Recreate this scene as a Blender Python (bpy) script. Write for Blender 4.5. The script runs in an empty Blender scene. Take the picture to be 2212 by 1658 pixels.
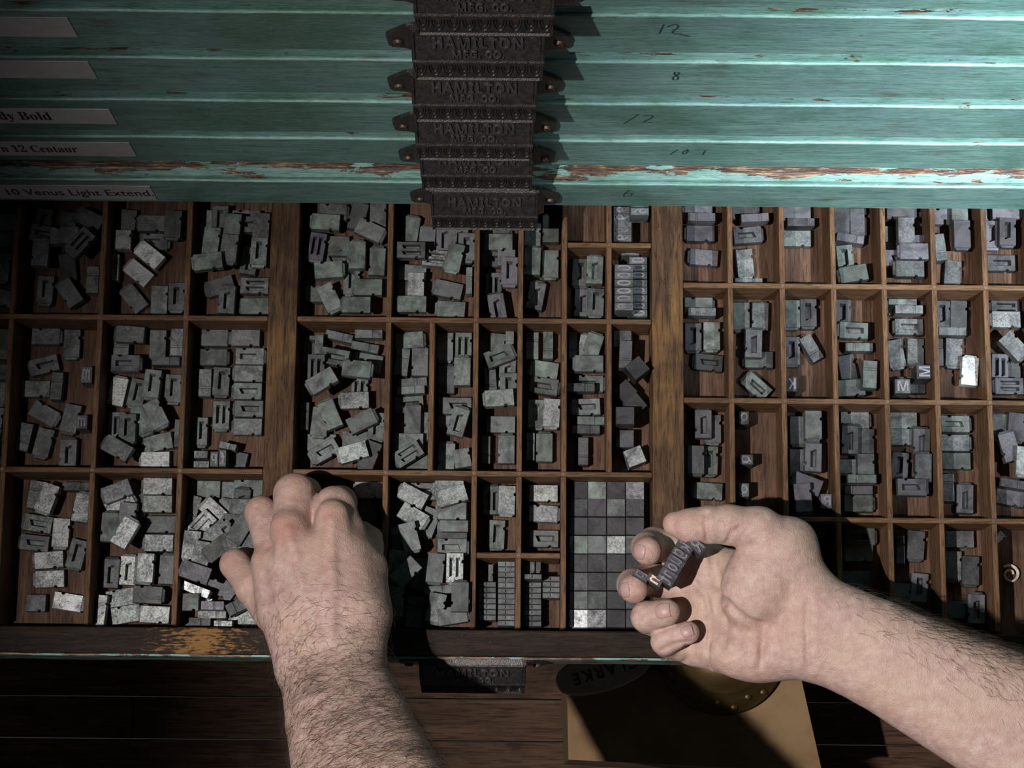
import bpy, bmesh, math, random
import numpy as np
from mathutils import Vector, Matrix
sc = bpy.context.scene
C = sc.collection
R = math.radians
rnd = random.Random(7)

# ------------------------------------------------------------------ camera
F, TILT, ROLL, HC = 4600.0, R(11.5), .009, 1.6
fw = Vector((0, math.sin(TILT), -math.cos(TILT)))
up0 = Vector((0, math.cos(TILT), math.sin(TILT)))
r0 = Vector((1, 0, 0))
rt = r0*math.cos(ROLL) + up0*math.sin(ROLL)
up = -r0*math.sin(ROLL) + up0*math.cos(ROLL)
cam_d = bpy.data.cameras.new('camera')
cam = bpy.data.objects.new('camera', cam_d)
C.objects.link(cam)
M = Matrix((rt, up, -fw)).transposed().to_4x4()
M.translation = (0, 0, HC)
cam.matrix_world = M
cam_d.sensor_width = 36
cam_d.lens = F/2212*36
cam_d.clip_start = .05
sc.camera = cam

def ray(u, v):
    return fw + rt*((u-1106)/F) - up*((v-829)/F)
def W(u, v, z=0.):
    """point of the horizontal plane at height z seen at pixel u, v"""
    d = ray(u, v); t = (z-HC)/d.z
    return Vector((0, 0, HC)) + d*t
def WY(u, v, Y):
    """point of the vertical plane y = Y seen at pixel u, v"""
    d = ray(u, v); t = Y/d.y
    return Vector((0, 0, HC)) + d*t

# ------------------------------------------------------------------ world, lamps, exposure
wd = bpy.data.worlds.new('world'); sc.world = wd; wd.use_nodes = True
wd.node_tree.nodes['Background'].inputs[0].default_value = (.82, .9, 1, 1)
wd.node_tree.nodes['Background'].inputs[1].default_value = .024
sc.view_settings.view_transform = 'Standard'
sc.view_settings.look = 'None'
sc.view_settings.gamma = 1
sc.view_settings.exposure = 0
def spot(name, loc, aim, power, size, blend, col, rad):
    l = bpy.data.lights.new(name, 'SPOT'); o = bpy.data.objects.new(name, l); C.objects.link(o)
    l.energy = power; l.spot_size = R(size); l.spot_blend = blend; l.color = col; l.shadow_soft_size = rad
    o.location = loc
    o.rotation_euler = (Vector(aim)-Vector(loc)).to_track_quat('-Z', 'Y').to_euler()
    return o
spot('lamp_left', (-.66, -.14, 1.95), (.20, .07, 0), 190, 39, 1., (1, .94, .90), .012)
spot('lamp_right', (.78, -.20, 2.05), (.58, .72, .3), 700, 36, 1., (.86, .94, 1), .012)

# ------------------------------------------------------------------ materials
def mat(name):
    m = bpy.data.materials.new(name); m.use_nodes = True
    nt = m.node_tree; b = nt.nodes['Principled BSDF']
    return m, nt, b
def N(nt, kind, **kw):
    n = nt.nodes.new(kind)
    for k, v in kw.items():
        if k[0] == '_': n.inputs[k[1:].replace('_', ' ')].default_value = v
        else: setattr(n, k, v)
    return n
def L(nt, a, b): nt.links.new(a, b)
def coords(nt, scale, kind='Object', off=True):
    tc = N(nt, 'ShaderNodeTexCoord'); mp = N(nt, 'ShaderNodeMapping')
    mp.inputs['Scale'].default_value = scale
    L(nt, tc.outputs[kind], mp.inputs['Vector'])
    if off:
        oi = N(nt, 'ShaderNodeObjectInfo'); mu = N(nt, 'ShaderNodeMath', operation='MULTIPLY'); mu.inputs[1].default_value = 37.
        L(nt, oi.outputs['Random'], mu.inputs[0])
        cx = N(nt, 'ShaderNodeCombineXYZ'); L(nt, mu.outputs[0], cx.inputs[0]); L(nt, mu.outputs[0], cx.inputs[1]); L(nt, mu.outputs[0], cx.inputs[2])
        L(nt, cx.outputs[0], mp.inputs['Location'])
    return mp.outputs[0]
def noise(nt, vec, scale, detail=4, rough=.55, dist=0.):
    n = N(nt, 'ShaderNodeTexNoise'); n.inputs['Scale'].default_value = scale
    n.inputs['Detail'].default_value = detail; n.inputs['Roughness'].default_value = rough; n.inputs['Distortion'].default_value = dist
    L(nt, vec, n.inputs['Vector']); return n.outputs['Fac']
def ramp(nt, fac, pts, interp='LINEAR'):
    r = N(nt, 'ShaderNodeValToRGB'); e = r.color_ramp.elements; r.color_ramp.interpolation = interp
    while len(e) < len(pts): e.new(.5)
    for i, (p, c) in enumerate(pts):
        e[i].position = p
        e[i].color = (c, c, c, 1) if isinstance(c, (int, float)) else (*c, 1)
    L(nt, fac, r.inputs[0]); return r.outputs[0]
def mix(nt, fac, a, b, blend='MIX'):
    m = N(nt, 'ShaderNodeMix', data_type='RGBA', blend_type=blend)
    for s, x in ((0, fac), (6, a), (7, b)):
        if hasattr(x, 'is_linked') or hasattr(x, 'links'): L(nt, x, m.inputs[s])
        elif s == 0: m.inputs[0].default_value = x
        else: m.inputs[s].default_value = (*x, 1)
    return m.outputs[2]
def math_(nt, op, a, b=None, clamp=False):
    m = N(nt, 'ShaderNodeMath', operation=op, use_clamp=clamp)
    for i, x in enumerate((a, b)):
        if x is None: continue
        if hasattr(x, 'links'): L(nt, x, m.inputs[i])
        else: m.inputs[i].default_value = x
    return m.outputs[0]
def bump(nt, b, h, strength, dist=.0005):
    n = N(nt, 'ShaderNodeBump'); n.inputs['Strength'].default_value = strength; n.inputs['Distance'].default_value = dist
    L(nt, h, n.inputs['Height']); L(nt, n.outputs[0], b.inputs['Normal'])

# printing metal: obj.color = (bare metal 0..1, green 0..1, brightness 0..1)
def lead_material():
    m, nt, b = mat('type_metal')
    v = coords(nt, (1, 1, 1))
    oi = N(nt, 'ShaderNodeObjectInfo'); sp = N(nt, 'ShaderNodeSeparateColor'); L(nt, oi.outputs['Color'], sp.inputs[0])
    n1 = noise(nt, v, 130, 5, .65, .6); n2 = noise(nt, v, 620, 5, .75); n3 = noise(nt, v, 60, 2, .5, 1.2)
    g = ramp(nt, n1, [(.36, (.12, .125, .135)), (.52, (.17, .21, .19)), (.66, (.20, .28, .235))])
    pur = mix(nt, n2, (.12, .11, .145), (.21, .20, .235))
    base = mix(nt, sp.outputs[1], pur, g)
    rust = mix(nt, math_(nt, 'MULTIPLY', ramp(nt, n3, [(.55, 0.), (.75, 1.)]), ramp(nt, n2, [(.45, 0.), (.6, .5)])), base, (.22, .13, .09))
    spk = math_(nt, 'ADD', n2, math_(nt, 'MULTIPLY', sp.outputs[0], .33))
    bare = ramp(nt, math_(nt, 'ADD', math_(nt, 'MULTIPLY', spk, .7), math_(nt, 'MULTIPLY', n1, .3)), [(.54, 0.), (.70, 1.)])
    bare = math_(nt, 'MULTIPLY', bare, ramp(nt, sp.outputs[0], [(0., .25), (.5, 1.)]))
    col = mix(nt, bare, rust, mix(nt, math_(nt, 'SUBTRACT', sp.outputs[0], .45, True), (.31, .34, .33), (.85, .84, .86)))  # near-white end paints the reflection of very shiny bare metal
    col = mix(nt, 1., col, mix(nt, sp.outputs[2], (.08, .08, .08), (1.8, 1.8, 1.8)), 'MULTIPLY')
    n7 = noise(nt, v, 38, 3, .6, 1.5)
    col = mix(nt, 1., col, ramp(nt, n7, [(.36, .45), (.5, .9), (.66, 1.)]), 'MULTIPLY')  # broad tones of metallic reflections, put into the colour
    L(nt, col, b.inputs['Base Color'])
    b.inputs['Metallic'].default_value = .3
    b.inputs['Specular IOR Level'].default_value = .6
    L(nt, math_(nt, 'SUBTRACT', .62, math_(nt, 'MULTIPLY', bare, .25)), b.inputs['Roughness'])
    bump(nt, b, math_(nt, 'ADD', n2, n3), .35, .0006)
    return m
LEAD = lead_material()

def wood_material(name, dark, mid, light, axis, grain=1., wear=None, bumpy=.5):
    m, nt, b = mat(name)
    s = [14, 14, 14]; s[axis] = 1.
    v = coords(nt, s, off=True); vi = coords(nt, (1, 1, 1), off=True)
    n1 = noise(nt, v, 22*grain, 6, .65, .4); n2 = noise(nt, v, 90*grain, 3, .6); n3 = noise(nt, vi, 9, 4, .6, .5); n4 = noise(nt, vi, 220, 3, .6)
    c = ramp(nt, n1, [(.3, dark), (.5, mid), (.72, light)])
    c = mix(nt, ramp(nt, n2, [(.35, .75), (.5, 0.)]), c, tuple(x*.45 for x in dark))
    if wear:
        c = mix(nt, math_(nt, 'MULTIPLY', ramp(nt, n3, [(.50, 0.), (.66, 1.)]), ramp(nt, n1, [(.38, 0.), (.55, 1.)])), c, wear)
    c = mix(nt, ramp(nt, n3, [(.30, .7), (.45, 0.)]), c, tuple(x*.35 for x in dark))
    c = mix(nt, ramp(nt, n4, [(.70, 0.), (.78, .45)]), c, (.28, .17, .10))
    L(nt, c, b.inputs['Base Color']); b.inputs['Roughness'].default_value = .6
    b.inputs['Specular IOR Level'].default_value = .18
    bump(nt, b, math_(nt, 'ADD', n2, n1), bumpy, .0008)
    return m
WV = wood_material('divider_wood_lengthwise', (.07, .036, .019), (.145, .080, .042), (.23, .132, .068), 1)
WH = wood_material('divider_wood_crosswise', (.07, .036, .019), (.145, .080, .042), (.23, .132, .068), 0)
WR = wood_material('rail_wood', (.03, .016, .010), (.085, .046, .024), (.15, .084, .040), 1, wear=(.22, .12, .042))
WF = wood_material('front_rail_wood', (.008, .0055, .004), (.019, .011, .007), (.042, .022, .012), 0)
def add_wear(m, x0, x1, soft, col):
    nt = m.node_tree; b = nt.nodes['Principled BSDF']; src = b.inputs['Base Color'].links[0].from_socket
    tc = N(nt, 'ShaderNodeTexCoord'); sx = N(nt, 'ShaderNodeSeparateXYZ'); L(nt, tc.outputs['Object'], sx.inputs[0])
    v = coords(nt, (3, 14, 14), off=False); n = noise(nt, v, 40, 5, .7, .3)
    d = math_(nt, 'ABSOLUTE', math_(nt, 'SUBTRACT', sx.outputs[0], (x0+x1)/2))
    f = math_(nt, 'SUBTRACT', math_(nt, 'ADD', n, .12), math_(nt, 'MULTIPLY', d, .5/(x1-x0)))
    L(nt, mix(nt, ramp(nt, f, [(.50, 0.), (.58, 1.)]), src, col), b.inputs['Base Color'])
add_wear(WF, -.28, -.18, .02, (.24, .12, .035))
WB = wood_material('case_floor_wood', (.055, .028, .018), (.10, .055, .035), (.17, .10, .065), 1, .6)
WFL = wood_material('floor_plank_wood', (.05, .025, .014), (.105, .056, .032), (.17, .095, .055), 0, .35)

def paint_material():
    m, nt, b = mat('green_paint')
    tc = N(nt, 'ShaderNodeTexCoord'); sx = N(nt, 'ShaderNodeSeparateXYZ'); L(nt, tc.outputs['Object'], sx.inputs[0])
    v = coords(nt, (1, 12, 12)); vi = coords(nt, (1, 1, 1)); vs = coords(nt, (1, 4, 4))
    g1 = noise(nt, v, 14, 6, .7, .2); g2 = noise(nt, v, 60, 3, .7); n3 = noise(nt, vi, 7, 4, .6, .8); n4 = noise(nt, vs, 28, 5, .65, .3); n5 = noise(nt, vi, 22, 3, .6)
    c = ramp(nt, g1, [(.3, (.095, .25, .215)), (.5, (.19, .385, .345)), (.72, (.31, .50, .47))])
    c = mix(nt, ramp(nt, n3, [(.38, .8), (.56, 0.)]), c, (.06, .17, .115))
    c = mix(nt, ramp(nt, n5, [(.45, 0.), (.7, .6)]), c, (.19, .34, .37))
    c = mix(nt, ramp(nt, g2, [(.34, .75), (.47, 0.)]), c, (.045, .12, .09))
    g6 = noise(nt, v, 170, 4, .75)
    c = mix(nt, ramp(nt, g6, [(.52, 0.), (.66, .55)]), c, (.34, .50, .46))
    c = mix(nt, ramp(nt, g6, [(.33, .7), (.43, 0.)]), c, (.05, .11, .09))
    # dirt
    c = mix(nt, math_(nt, 'MULTIPLY', ramp(nt, n3, [(.56, 0.), (.68, .75)]), ramp(nt, n4, [(.45, 0.), (.6, 1.)])), c, (.09, .065, .028))
    # chips to bare wood: many on the top moulding (attribute 'edge'), few on the face
    at = N(nt, 'ShaderNodeAttribute', attribute_name='edge')
    chip = math_(nt, 'ADD', n4, math_(nt, 'MULTIPLY', at.outputs['Fac'], .23))
    cm = ramp(nt, chip, [(.715, 0.), (.725, 1.)])
    wood = ramp(nt, g2, [(.35, (.025, .014, .010)), (.52, (.10, .048, .028)), (.68, (.42, .29, .18))])
    c = mix(nt, cm, c, wood)
    L(nt, c, b.inputs['Base Color'])
    b.inputs['Roughness'].default_value = .42; b.inputs['Specular IOR Level'].default_value = .5
    bump(nt, b, math_(nt, 'SUBTRACT', math_(nt, 'ADD', g1, g2), math_(nt, 'MULTIPLY', cm, 1.5)), .5, .0006)
    return m
PAINT = paint_material()

def simple(name, col, rough=.6, metal=0., nscale=0, ncol=None, bs=.3, spec=.5):
    m, nt, b = mat(name)
    b.inputs['Roughness'].default_value = rough; b.inputs['Metallic'].default_value = metal
    b.inputs['Specular IOR Level'].default_value = spec
    if nscale:
        v = coords(nt, (1, 1, 1)); n = noise(nt, v, nscale, 5, .65)
        L(nt, mix(nt, ramp(nt, n, [(.38, 0.), (.62, 1.)]), col, ncol), b.inputs['Base Color'])
        bump(nt, b, noise(nt, v, nscale*4, 3, .6), bs, .0004)
    else: b.inputs['Base Color'].default_value = (*col, 1)
    return m
IRON = simple('cast_iron', (.022, .022, .027), .33, .3, 260, (.055, .046, .041), 1., .8)
LIT_IRON = simple('highlit_iron', (.055, .055, .065), .26, .4, 300, (.10, .09, .085), .6, .9)  # lighter iron: highlight on the raised letters painted into the colour
SCREW = simple('screw_steel', (.06, .05, .042), .5, .6, 200, (.16, .11, .08))
CARD = simple('label_card', (.50, .49, .51), .8, 0, 60, (.57, .56, .58), .1)
INK = simple('ink', (.02, .02, .025), .8)
PENCIL = simple('pencil_mark', (.018, .04, .038), .8)
BOARD = simple('cardboard', (.22, .135, .06), .85, 0, 14, (.31, .20, .10), .1)
BRASS = simple('brass', (.15, .095, .035), .42, .6, 30, (.10, .065, .025), .1)
PALE = simple('pale_wood', (.38, .29, .22), .7, 0, 25, (.45, .36, .28))
DARK = simple('dark_metal', (.05, .048, .046), .45, .5, 50, (.09, .085, .08))
BLACK = simple('cabinet_interior', (.02, .013, .01), .9, 0, 30, (.035, .022, .016))
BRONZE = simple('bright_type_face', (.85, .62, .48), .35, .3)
HAIR = simple('body_hair', (.035, .02, .012), .5)
NAILM = simple('fingernail', (.42, .27, .25), .45, 0, 90, (.47, .32, .29), .1)
NAILT = simple('fingernail_edge', (.6, .52, .4), .4)
NPIN = simple('pin_head', (.10, .062, .04), .45, .4, 400, (.15, .1, .07))
LINT = simple('wood_shaving', (.45, .33, .24), .8, 0, 300, (.62, .56, .5))
PATCH = simple('stain', (.06, .035, .02), .7, 0, 40, (.035, .02, .014))

def skin_material():
    m, nt, b = mat('skin')
    v = coords(nt, (1, 1, 1), off=False)
    n1 = noise(nt, v, 150, 3, .6, .15); n2 = noise(nt, v, 30, 3, .55, .2); n3 = noise(nt, v, 900, 3, .6); n4 = noise(nt, v, 260, 3, .6)
    c = ramp(nt, n1, [(.32, (.43, .27, .24)), (.5, (.50, .34, .30)), (.70, (.58, .44, .38))])
    c = mix(nt, ramp(nt, n2, [(.38, 0.), (.62, .45)]), c, (.50, .36, .27))
    at = N(nt, 'ShaderNodeAttribute', attribute_name='red'); c = mix(nt, at.outputs['Fac'], c, (.42, .15, .12))
    L(nt, c, b.inputs['Base Color'])
    b.inputs['Roughness'].default_value = .5; b.inputs['Specular IOR Level'].default_value = .4
    b.inputs['Subsurface Weight'].default_value = .12
    b.inputs['Subsurface Radius'].default_value = (.006, .002, .0012)
    b.inputs['Subsurface Scale'].default_value = 1.
    w = N(nt, 'ShaderNodeTexVoronoi', feature='DISTANCE_TO_EDGE'); w.inputs['Scale'].default_value = 620; L(nt, v, w.inputs['Vector'])
    bump(nt, b, math_(nt, 'ADD', math_(nt, 'MULTIPLY', w.outputs['Distance'], 1.2), math_(nt, 'ADD', n3, math_(nt, 'MULTIPLY', n4, 1.6))), .5, .0006)
    return m
SKIN = skin_material()

# ------------------------------------------------------------------ mesh helpers
def new_bm(): return bmesh.new()
def link(name, me, m=None, parent=None):
    o = bpy.data.objects.new(name, me); C.objects.link(o)
    if m is not None and not me.materials: me.materials.append(m)
    if parent is not None: o.parent = parent
    return o
def obj(name, bm, m, parent=None, smooth=False, loc=None):
    me = bpy.data.meshes.new(name); bmesh.ops.recalc_face_normals(bm, faces=bm.faces)
    bm.to_mesh(me); bm.free()
    if smooth:
        for p in me.polygons: p.use_smooth = True
    o = link(name, me, m, parent)
    if loc is not None: o.location = loc
    return o
def tag(o, label=None, cat=None, group=None, kind=None):
    if label: o['label'] = label
    if cat: o['category'] = cat
    if group: o['group'] = group
    if kind: o['kind'] = kind
    return o
def empty(name, loc=(0, 0, 0)):
    o = bpy.data.objects.new(name, None); C.objects.link(o); o.location = loc; o.empty_display_size = .01; return o
def box(bm, x0, x1, y0, y1, z0, z1, bev=0.):
    r = bmesh.ops.create_cube(bm, size=1)
    vs = r['verts']
    for v in vs:
        v.co = Vector(((x0+x1)/2+v.co.x*(x1-x0), (y0+y1)/2+v.co.y*(y1-y0), (z0+z1)/2+v.co.z*(z1-z0)))
    if bev:
        es = {e for v in vs for e in v.link_edges}
        bmesh.ops.bevel(bm, geom=list(es), offset=bev, segments=2, profile=.5, affect='EDGES')
    return vs
def cyl(bm, c, r, h, seg=20, r2=None, axis='z'):
    q = bmesh.ops.create_cone(bm, cap_ends=True, segments=seg, radius1=r, radius2=r if r2 is None else r2, depth=h)
    for v in q['verts']:
        p = v.co.copy()
        if axis == 'y': p = Vector((p.x, -p.z, p.y))
        v.co = p + Vector(c)
    return q['verts']
def prism(bm, pts, z0, z1, cham=0.):
    """extruded outline with an optional chamfered upper edge"""
    n = len(pts); cx = sum(p[0] for p in pts)/n; cy = sum(p[1] for p in pts)/n
    mx = max(abs(p[0]-cx) for p in pts); my = max(abs(p[1]-cy) for p in pts)
    rings = [[bm.verts.new((x, y, z0)) for x, y in pts], [bm.verts.new((x, y, z1-cham)) for x, y in pts]]
    if cham: rings.append([bm.verts.new((cx+(x-cx)*(1-cham/mx), cy+(y-cy)*(1-cham/my), z1)) for x, y in pts])
    for a, b in zip(rings, rings[1:]):
        for i in range(n): bm.faces.new((a[i], a[(i+1) % n], b[(i+1) % n], b[i]))
    bm.faces.new(rings[0][::-1]); return rings[-1]
_txt = {}
def bold(s):
    return ''.join(chr(0x1D5D4+ord(c)-65) if 'A' <= c <= 'Z' else chr(0x1D5EE+ord(c)-97) if 'a' <= c <= 'z' else chr(0x1D7EC+ord(c)-48) if '0' <= c <= '9' else c for c in s)
def text_mesh(s, size=1., ext=.1, off=0., bev=0., sx=1., mirror=False, align='CENTER', space=1., shear=0.):
    key = (s, size, ext, off, bev, sx, mirror, align, space, shear)
    if key in _txt: return _txt[key]
    cu = bpy.data.curves.new('text', 'FONT'); cu.body = s; cu.size = size; cu.extrude = ext; cu.offset = off; cu.bevel_depth = bev
    cu.align_x = align; cu.align_y = 'CENTER'; cu.space_character = space; cu.shear = shear; cu.resolution_u = 4
    o = bpy.data.objects.new('text', cu); C.objects.link(o)
    dg = bpy.context.evaluated_depsgraph_get(); dg.update()
    me = bpy.data.meshes.new_from_object(o.evaluated_get(dg))
    bpy.data.objects.remove(o)
    f = -1. if mirror else 1.
    me.transform(Matrix.Diagonal((sx*f, 1, 1, 1)))
    if mirror: me.flip_normals()
    _txt[key] = me
    return me

# ------------------------------------------------------------------ the open type case
case = empty('type_case', (0, .36, -.039))
tag(case, 'open wooden type case with many small compartments below the green drawers', 'drawer')
def case_part(name, bm, m):
    o = obj(name, bm, m); o.parent = case; o.matrix_parent_inverse = Matrix.Translation(-case.location); return o
ZF = -.039           # compartment floor
YF = .1375           # inner side of the front rail
YFR = W(1100, 1418, 0).y   # outer edge of the front rail
H1, H2 = .3754, .256         # cross rails, left and middle
RH1, RH2, RH3 = .405, .3143, .223   # cross rails, right
YB = .66
T = .0042
LX = [-.4545, -.3865, -.3183, -.252]
RL = (W(585, 500).x, W(647, 500).x); RR = (W(1408, 700).x, W(1476, 700).x)
MX = [-.0955, -.028, .006, .040, .0745]
RX = [.1685, .2087, .2484, .2876, .3264, .3662, .405]
Y9 = W(1300, 529).y; YS3 = W(1120, 1199).y
box_ = []   # compartments (section, row, x0, x1, y0, y1)
bm = new_bm(); box(bm, -.47, .47, YF-.004, YB, ZF-.007, ZF); case_part('case_floor', bm, WB)
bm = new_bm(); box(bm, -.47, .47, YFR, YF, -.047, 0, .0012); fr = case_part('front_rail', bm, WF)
for x0, x1, nm in ((RL[0], RL[1], 'section_rail'), (RR[0], RR[1], 'section_rail')):
    bm = new_bm(); box(bm, x0, x1, YF, YB, ZF, .0008, .001); case_part(nm, bm, WR)
def vdiv(x, y0, y1, t=T):
    bm = new_bm(); box(bm, x-t/2, x+t/2, y0+.0018, y1-.0018, ZF, -.0004, .0008); case_part('divider', bm, WV)
def hdiv(y, x0, x1, t=T):
    bm = new_bm(); box(bm, x0+.0002, x1-.0002, y-t/2, y+t/2, ZF, 0, .0009); case_part('cross_divider', bm, WH)
hdiv(H1, -.47, RL[0]); hdiv(H2, -.47, RL[0]); hdiv(H1, RL[1], RR[0]); hdiv(H2, RL[1], RR[0])
for y in (RH1, RH2, RH3): hdiv(y, RR[1], .47)
rowsL = [(H1, .50), (H2, H1), (YF, H2)]
for x in LX:
    for y0, y1 in rowsL: vdiv(x, y0, y1)
for i, x in enumerate(MX):
    for r, (y0, y1) in enumerate(rowsL):
        if i == 4 and r == 2: continue
        vdiv(x, y0, y1)
vdiv(-.0617, H2, H1)
hdiv(Y9, MX[3]+T/2, RR[0]); hdiv(YS3, MX[1]+T/2, MX[3]-T/2)
rowsR = [(RH1, .50), (RH2, RH1), (RH3, RH2), (YF, RH3)]
for x in RX:
    for y0, y1 in rowsR: vdiv(x, y0, y1)
for x, y in [(x, y) for x in LX+MX[:4] for y in (H1, H2)] + [(x, y) for x in RX for y in (RH1, RH2, RH3)] + [(MX[4], Y9), (MX[2], YS3)]:
    bm = new_bm(); cyl(bm, (x+rnd.uniform(-.0004, .0004), y, .0001), .0015, .0006, 14); case_part('pin_head', bm, NPIN)
# faint stamped words on the right section rail
for s, u, v, z in (('NEW', 1447, 586, 8), ('BOX CO', 1447, 642, 8), ('PATENTED', 1433, 636, 8)):
    o = link('stamped_word', text_mesh(s, .0058, .00003, -.00012, 0, .95, space=1.25), PATCH, case)
    p = W(u, v, .0009); o.rotation_euler = (0, 0, R(-90)); o.location = p - case.location

# ------------------------------------------------------------------ moulded drawer fronts
def front_board(name, y, zb, zs, parent, x0=-.52, x1=.52, depth=.022, rise=.0015, out0=0., worn=0.):
    """horizontal moulding: flat face, bright bead, small groove, worn top ledge"""
    prof = [(0, zb+.001), (-.0, zb+.0015), (0, zs-.003), (-.0007, zs-.0026), (-.0010, zs-.0014), (-.0007, zs-.0004), (.0006, zs),
            (.0011, zs-.0006), (.0014, zs-.0006), (.0016, zs+.0006), (.0024, zs+rise*.45), (.0036+out0, zs+rise*.9), (.0048+out0, zs+rise), (depth, zs+rise), (depth, zb+.001), (.001, zb)]
    edge = [0.5, 0, 0, .3, .2, .2, .1, .3, .35, .35, .5+out0*60, .72+out0*60, 1.2, 1.2, 0, .45]
    edge = [e+worn for e in edge]
    bm = new_bm(); nx = 60; lay = bm.verts.layers.float.new('edge')
    rows = [[bm.verts.new((x0+(x1-x0)*i/nx, y+a+math.sin(i*.9+zb*90)*.00015, b+math.sin(i*.5+zb*300)*.0002)) for a, b in prof] for i in range(nx+1)]
    for i in range(nx):
        for j in range(len(prof)):
            k = (j+1) % len(prof)
            bm.faces.new((rows[i][j], rows[i+1][j], rows[i+1][k], rows[i][k]))
    bm.faces.new(rows[0]); bm.faces.new(rows[-1][::-1])
    for r in rows:
        for v, e in zip(r, edge): v[lay] = e
    return obj(name, bm, PAINT, parent)

def pull(parent, cx, y, zb, rest=True):
    """cast iron cup pull on a drawer face, base edge of the drawer at zb"""
    P = empty('pull', (cx, y, zb)) if False else None
    bm = new_bm(); w = .0405
    def quad(a, b, c, d): bm.faces.new([bm.verts.new(p) for p in (a, b, c, d)])
    # outer shell section (y out is negative): top back, top front, plate foot, band foot, and back inside
    sec = [(0, .050), (-.005, .0495), (-.0178, .0322), (-.0190, .0312), (-.0194, .0298), (-.0186, .0288), (-.0228, .0158), (-.0242, .0150), (-.0238, .0135),
           (-.0205, .0135), (-.0165, .0280), (-.005, .0455), (0, .0455)]
    wid = [w, w, w-.0008, w-.0006, w-.0008, w-.0018, w-.0022, w-.0016, w-.0018, w-.0040, w-.0038, w-.003, w-.003]
    L_, R_ = [[bm.verts.new((s*q, a, b)) for (a, b), q in zip(sec, wid)] for s in (-1, 1)]
    for i in range(len(sec)-1): bm.faces.new((L_[i], R_[i], R_[i+1], L_[i+1]))
    # cheeks closing the sides
    for s in (-1, 1):
        pts = [(0, .050), (-.005, .0495), (-.0178, .0322), (-.0194, .0300), (-.0186, .0288), (-.0242, .0150), (-.0238, .0135), (0, .010)]
        a = [bm.verts.new((s*(w-.0004*j*.6), p, q)) for j, (p, q) in enumerate(pts)]
        b = [bm.verts.new((s*(w-.003), p, q)) for p, q in pts]
        bm.faces.new(a); bm.faces.new(b[::-1])
        for i in range(len(pts)): k = (i+1) % len(pts); bm.faces.new((a[i], a[k], b[k], b[i]))
    # raised rim round the lettered plate
    n = Vector((0, -.020, -.0148)).normalized().cross(Vector((1, 0, 0)))
    nrm = Vector((0, -.8, .6))*.0
    t0, t1 = Vector((0, -.0058, .0488)), Vector((0, -.0176, .0325))
    d = (t1-t0).normalized(); nn = Vector((0, -d.z*-1, 0)); nn = Vector((0, d.z, -d.y)).normalized()
    if nn.y > 0: nn = -nn
    def bar(a, b, r):
        ax = (b-a).normalized(); s1 = ax.cross(nn).normalized()*r
        vs = []
        for p in (a, b): vs.append([bm.verts.new(p+q) for q in (s1, s1*.5+nn*r*.9, -s1*.5+nn*r*.9, -s1)])
        for i in range(3): bm.faces.new((vs[0][i], vs[0][i+1], vs[1][i+1], vs[1][i]))
        bm.faces.new(vs[0][::-1]); bm.faces.new(vs[1])
    for s in (-1, 1): bar(t0+Vector((s*(w-.0012), 0, 0)), t1+Vector((s*(w-.0018), 0, 0)), .0009)
    bar(t0+Vector((-w+.001, 0, 0)), t0+Vector((w-.001, 0, 0)), .0009)
    # scalloped ornament on the band
    bd = Vector((0, -.0042, -.0130)).normalized(); bn = Vector((0, -.95, .31))
    for k in range(-4, 5):
        c0 = Vector((k*.0088, -.0193, .0272))
        for rr in (.0036, .0021):
            prev = None
            for q in range(0, 9):
                a = math.pi*q/8; p = c0 + Vector((math.cos(a)*rr, 0, 0)) + bd*math.sin(a)*rr*2.5
                if prev is not None:
                    ax = (p-prev).normalized(); s1 = ax.cross(bn)*.00045
                    q1 = [bm.verts.new(prev+o) for o in (s1, bn*.0008, -s1)]; q2 = [bm.verts.new(p+o) for o in (s1, bn*.0008, -s1)]
                    for i in range(2): bm.faces.new((q1[i], q1[i+1], q2[i+1], q2[i]))
                prev = p
    # side flanges on the drawer face
    for s in (-1, 1):
        pts = [(w-.002, .050), (w+.003, .0475), (w+.0125, .0375), (w+.0155, .033), (w+.0162, .0275), (w+.0155, .017), (w+.0135, .0135), (w+.006, .012), (w+.002, .009), (w-.003, .010)]
        a = [bm.verts.new((s*x, 0, z)) for x, z in pts]; b = [bm.verts.new((s*(x if i in (0, 9) else x-.0008), -.0026, z)) for i, (x, z) in enumerate(pts)]
        bm.faces.new(b)
        for i in range(len(pts)): k = (i+1) % len(pts); bm.faces.new((a[i], a[k], b[k], b[i]))
    o = obj('pull', bm, IRON, parent); o.location = (cx, y, zb)
    # screws
    for s in (-1, 1):
        bm = new_bm(); cyl(bm, (s*(w+.0086), -.0034, .0225), .0036, .0018, 20, .0028, 'y')
        a = R(rnd.uniform(40, 110)); q = box(bm, -.0034, .0034, -.00455, -.0041, -.00035, .00035)
        bmesh.ops.rotate(bm, verts=q, cent=(0, 0, 0), matrix=Matrix.Rotation(a, 3, 'Y')); bmesh.ops.translate(bm, verts=q, vec=(s*(w+.0086), 0, .0225))
        so = obj('screw', bm, SCREW, o)
    # raised lettering
    ang = math.atan2(-d.z, -d.y)   # slope of the plate
    rot = Matrix((Vector((1, 0, 0)), -d, nn)).transposed()
    for s, fr_, size, sx in (('HAMILTON', .40, .0100, .96), ('MFG. CO.', .79, .0068, 1.02)):
        t = link('raised_lettering', text_mesh(bold(s), size, .0008, 0, .0002, sx, space=1.08), LIT_IRON, o)
        t.matrix_local = Matrix.Translation(t0.lerp(t1, fr_)+nn*.0004) @ rot.to_4x4()
    return o

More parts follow.
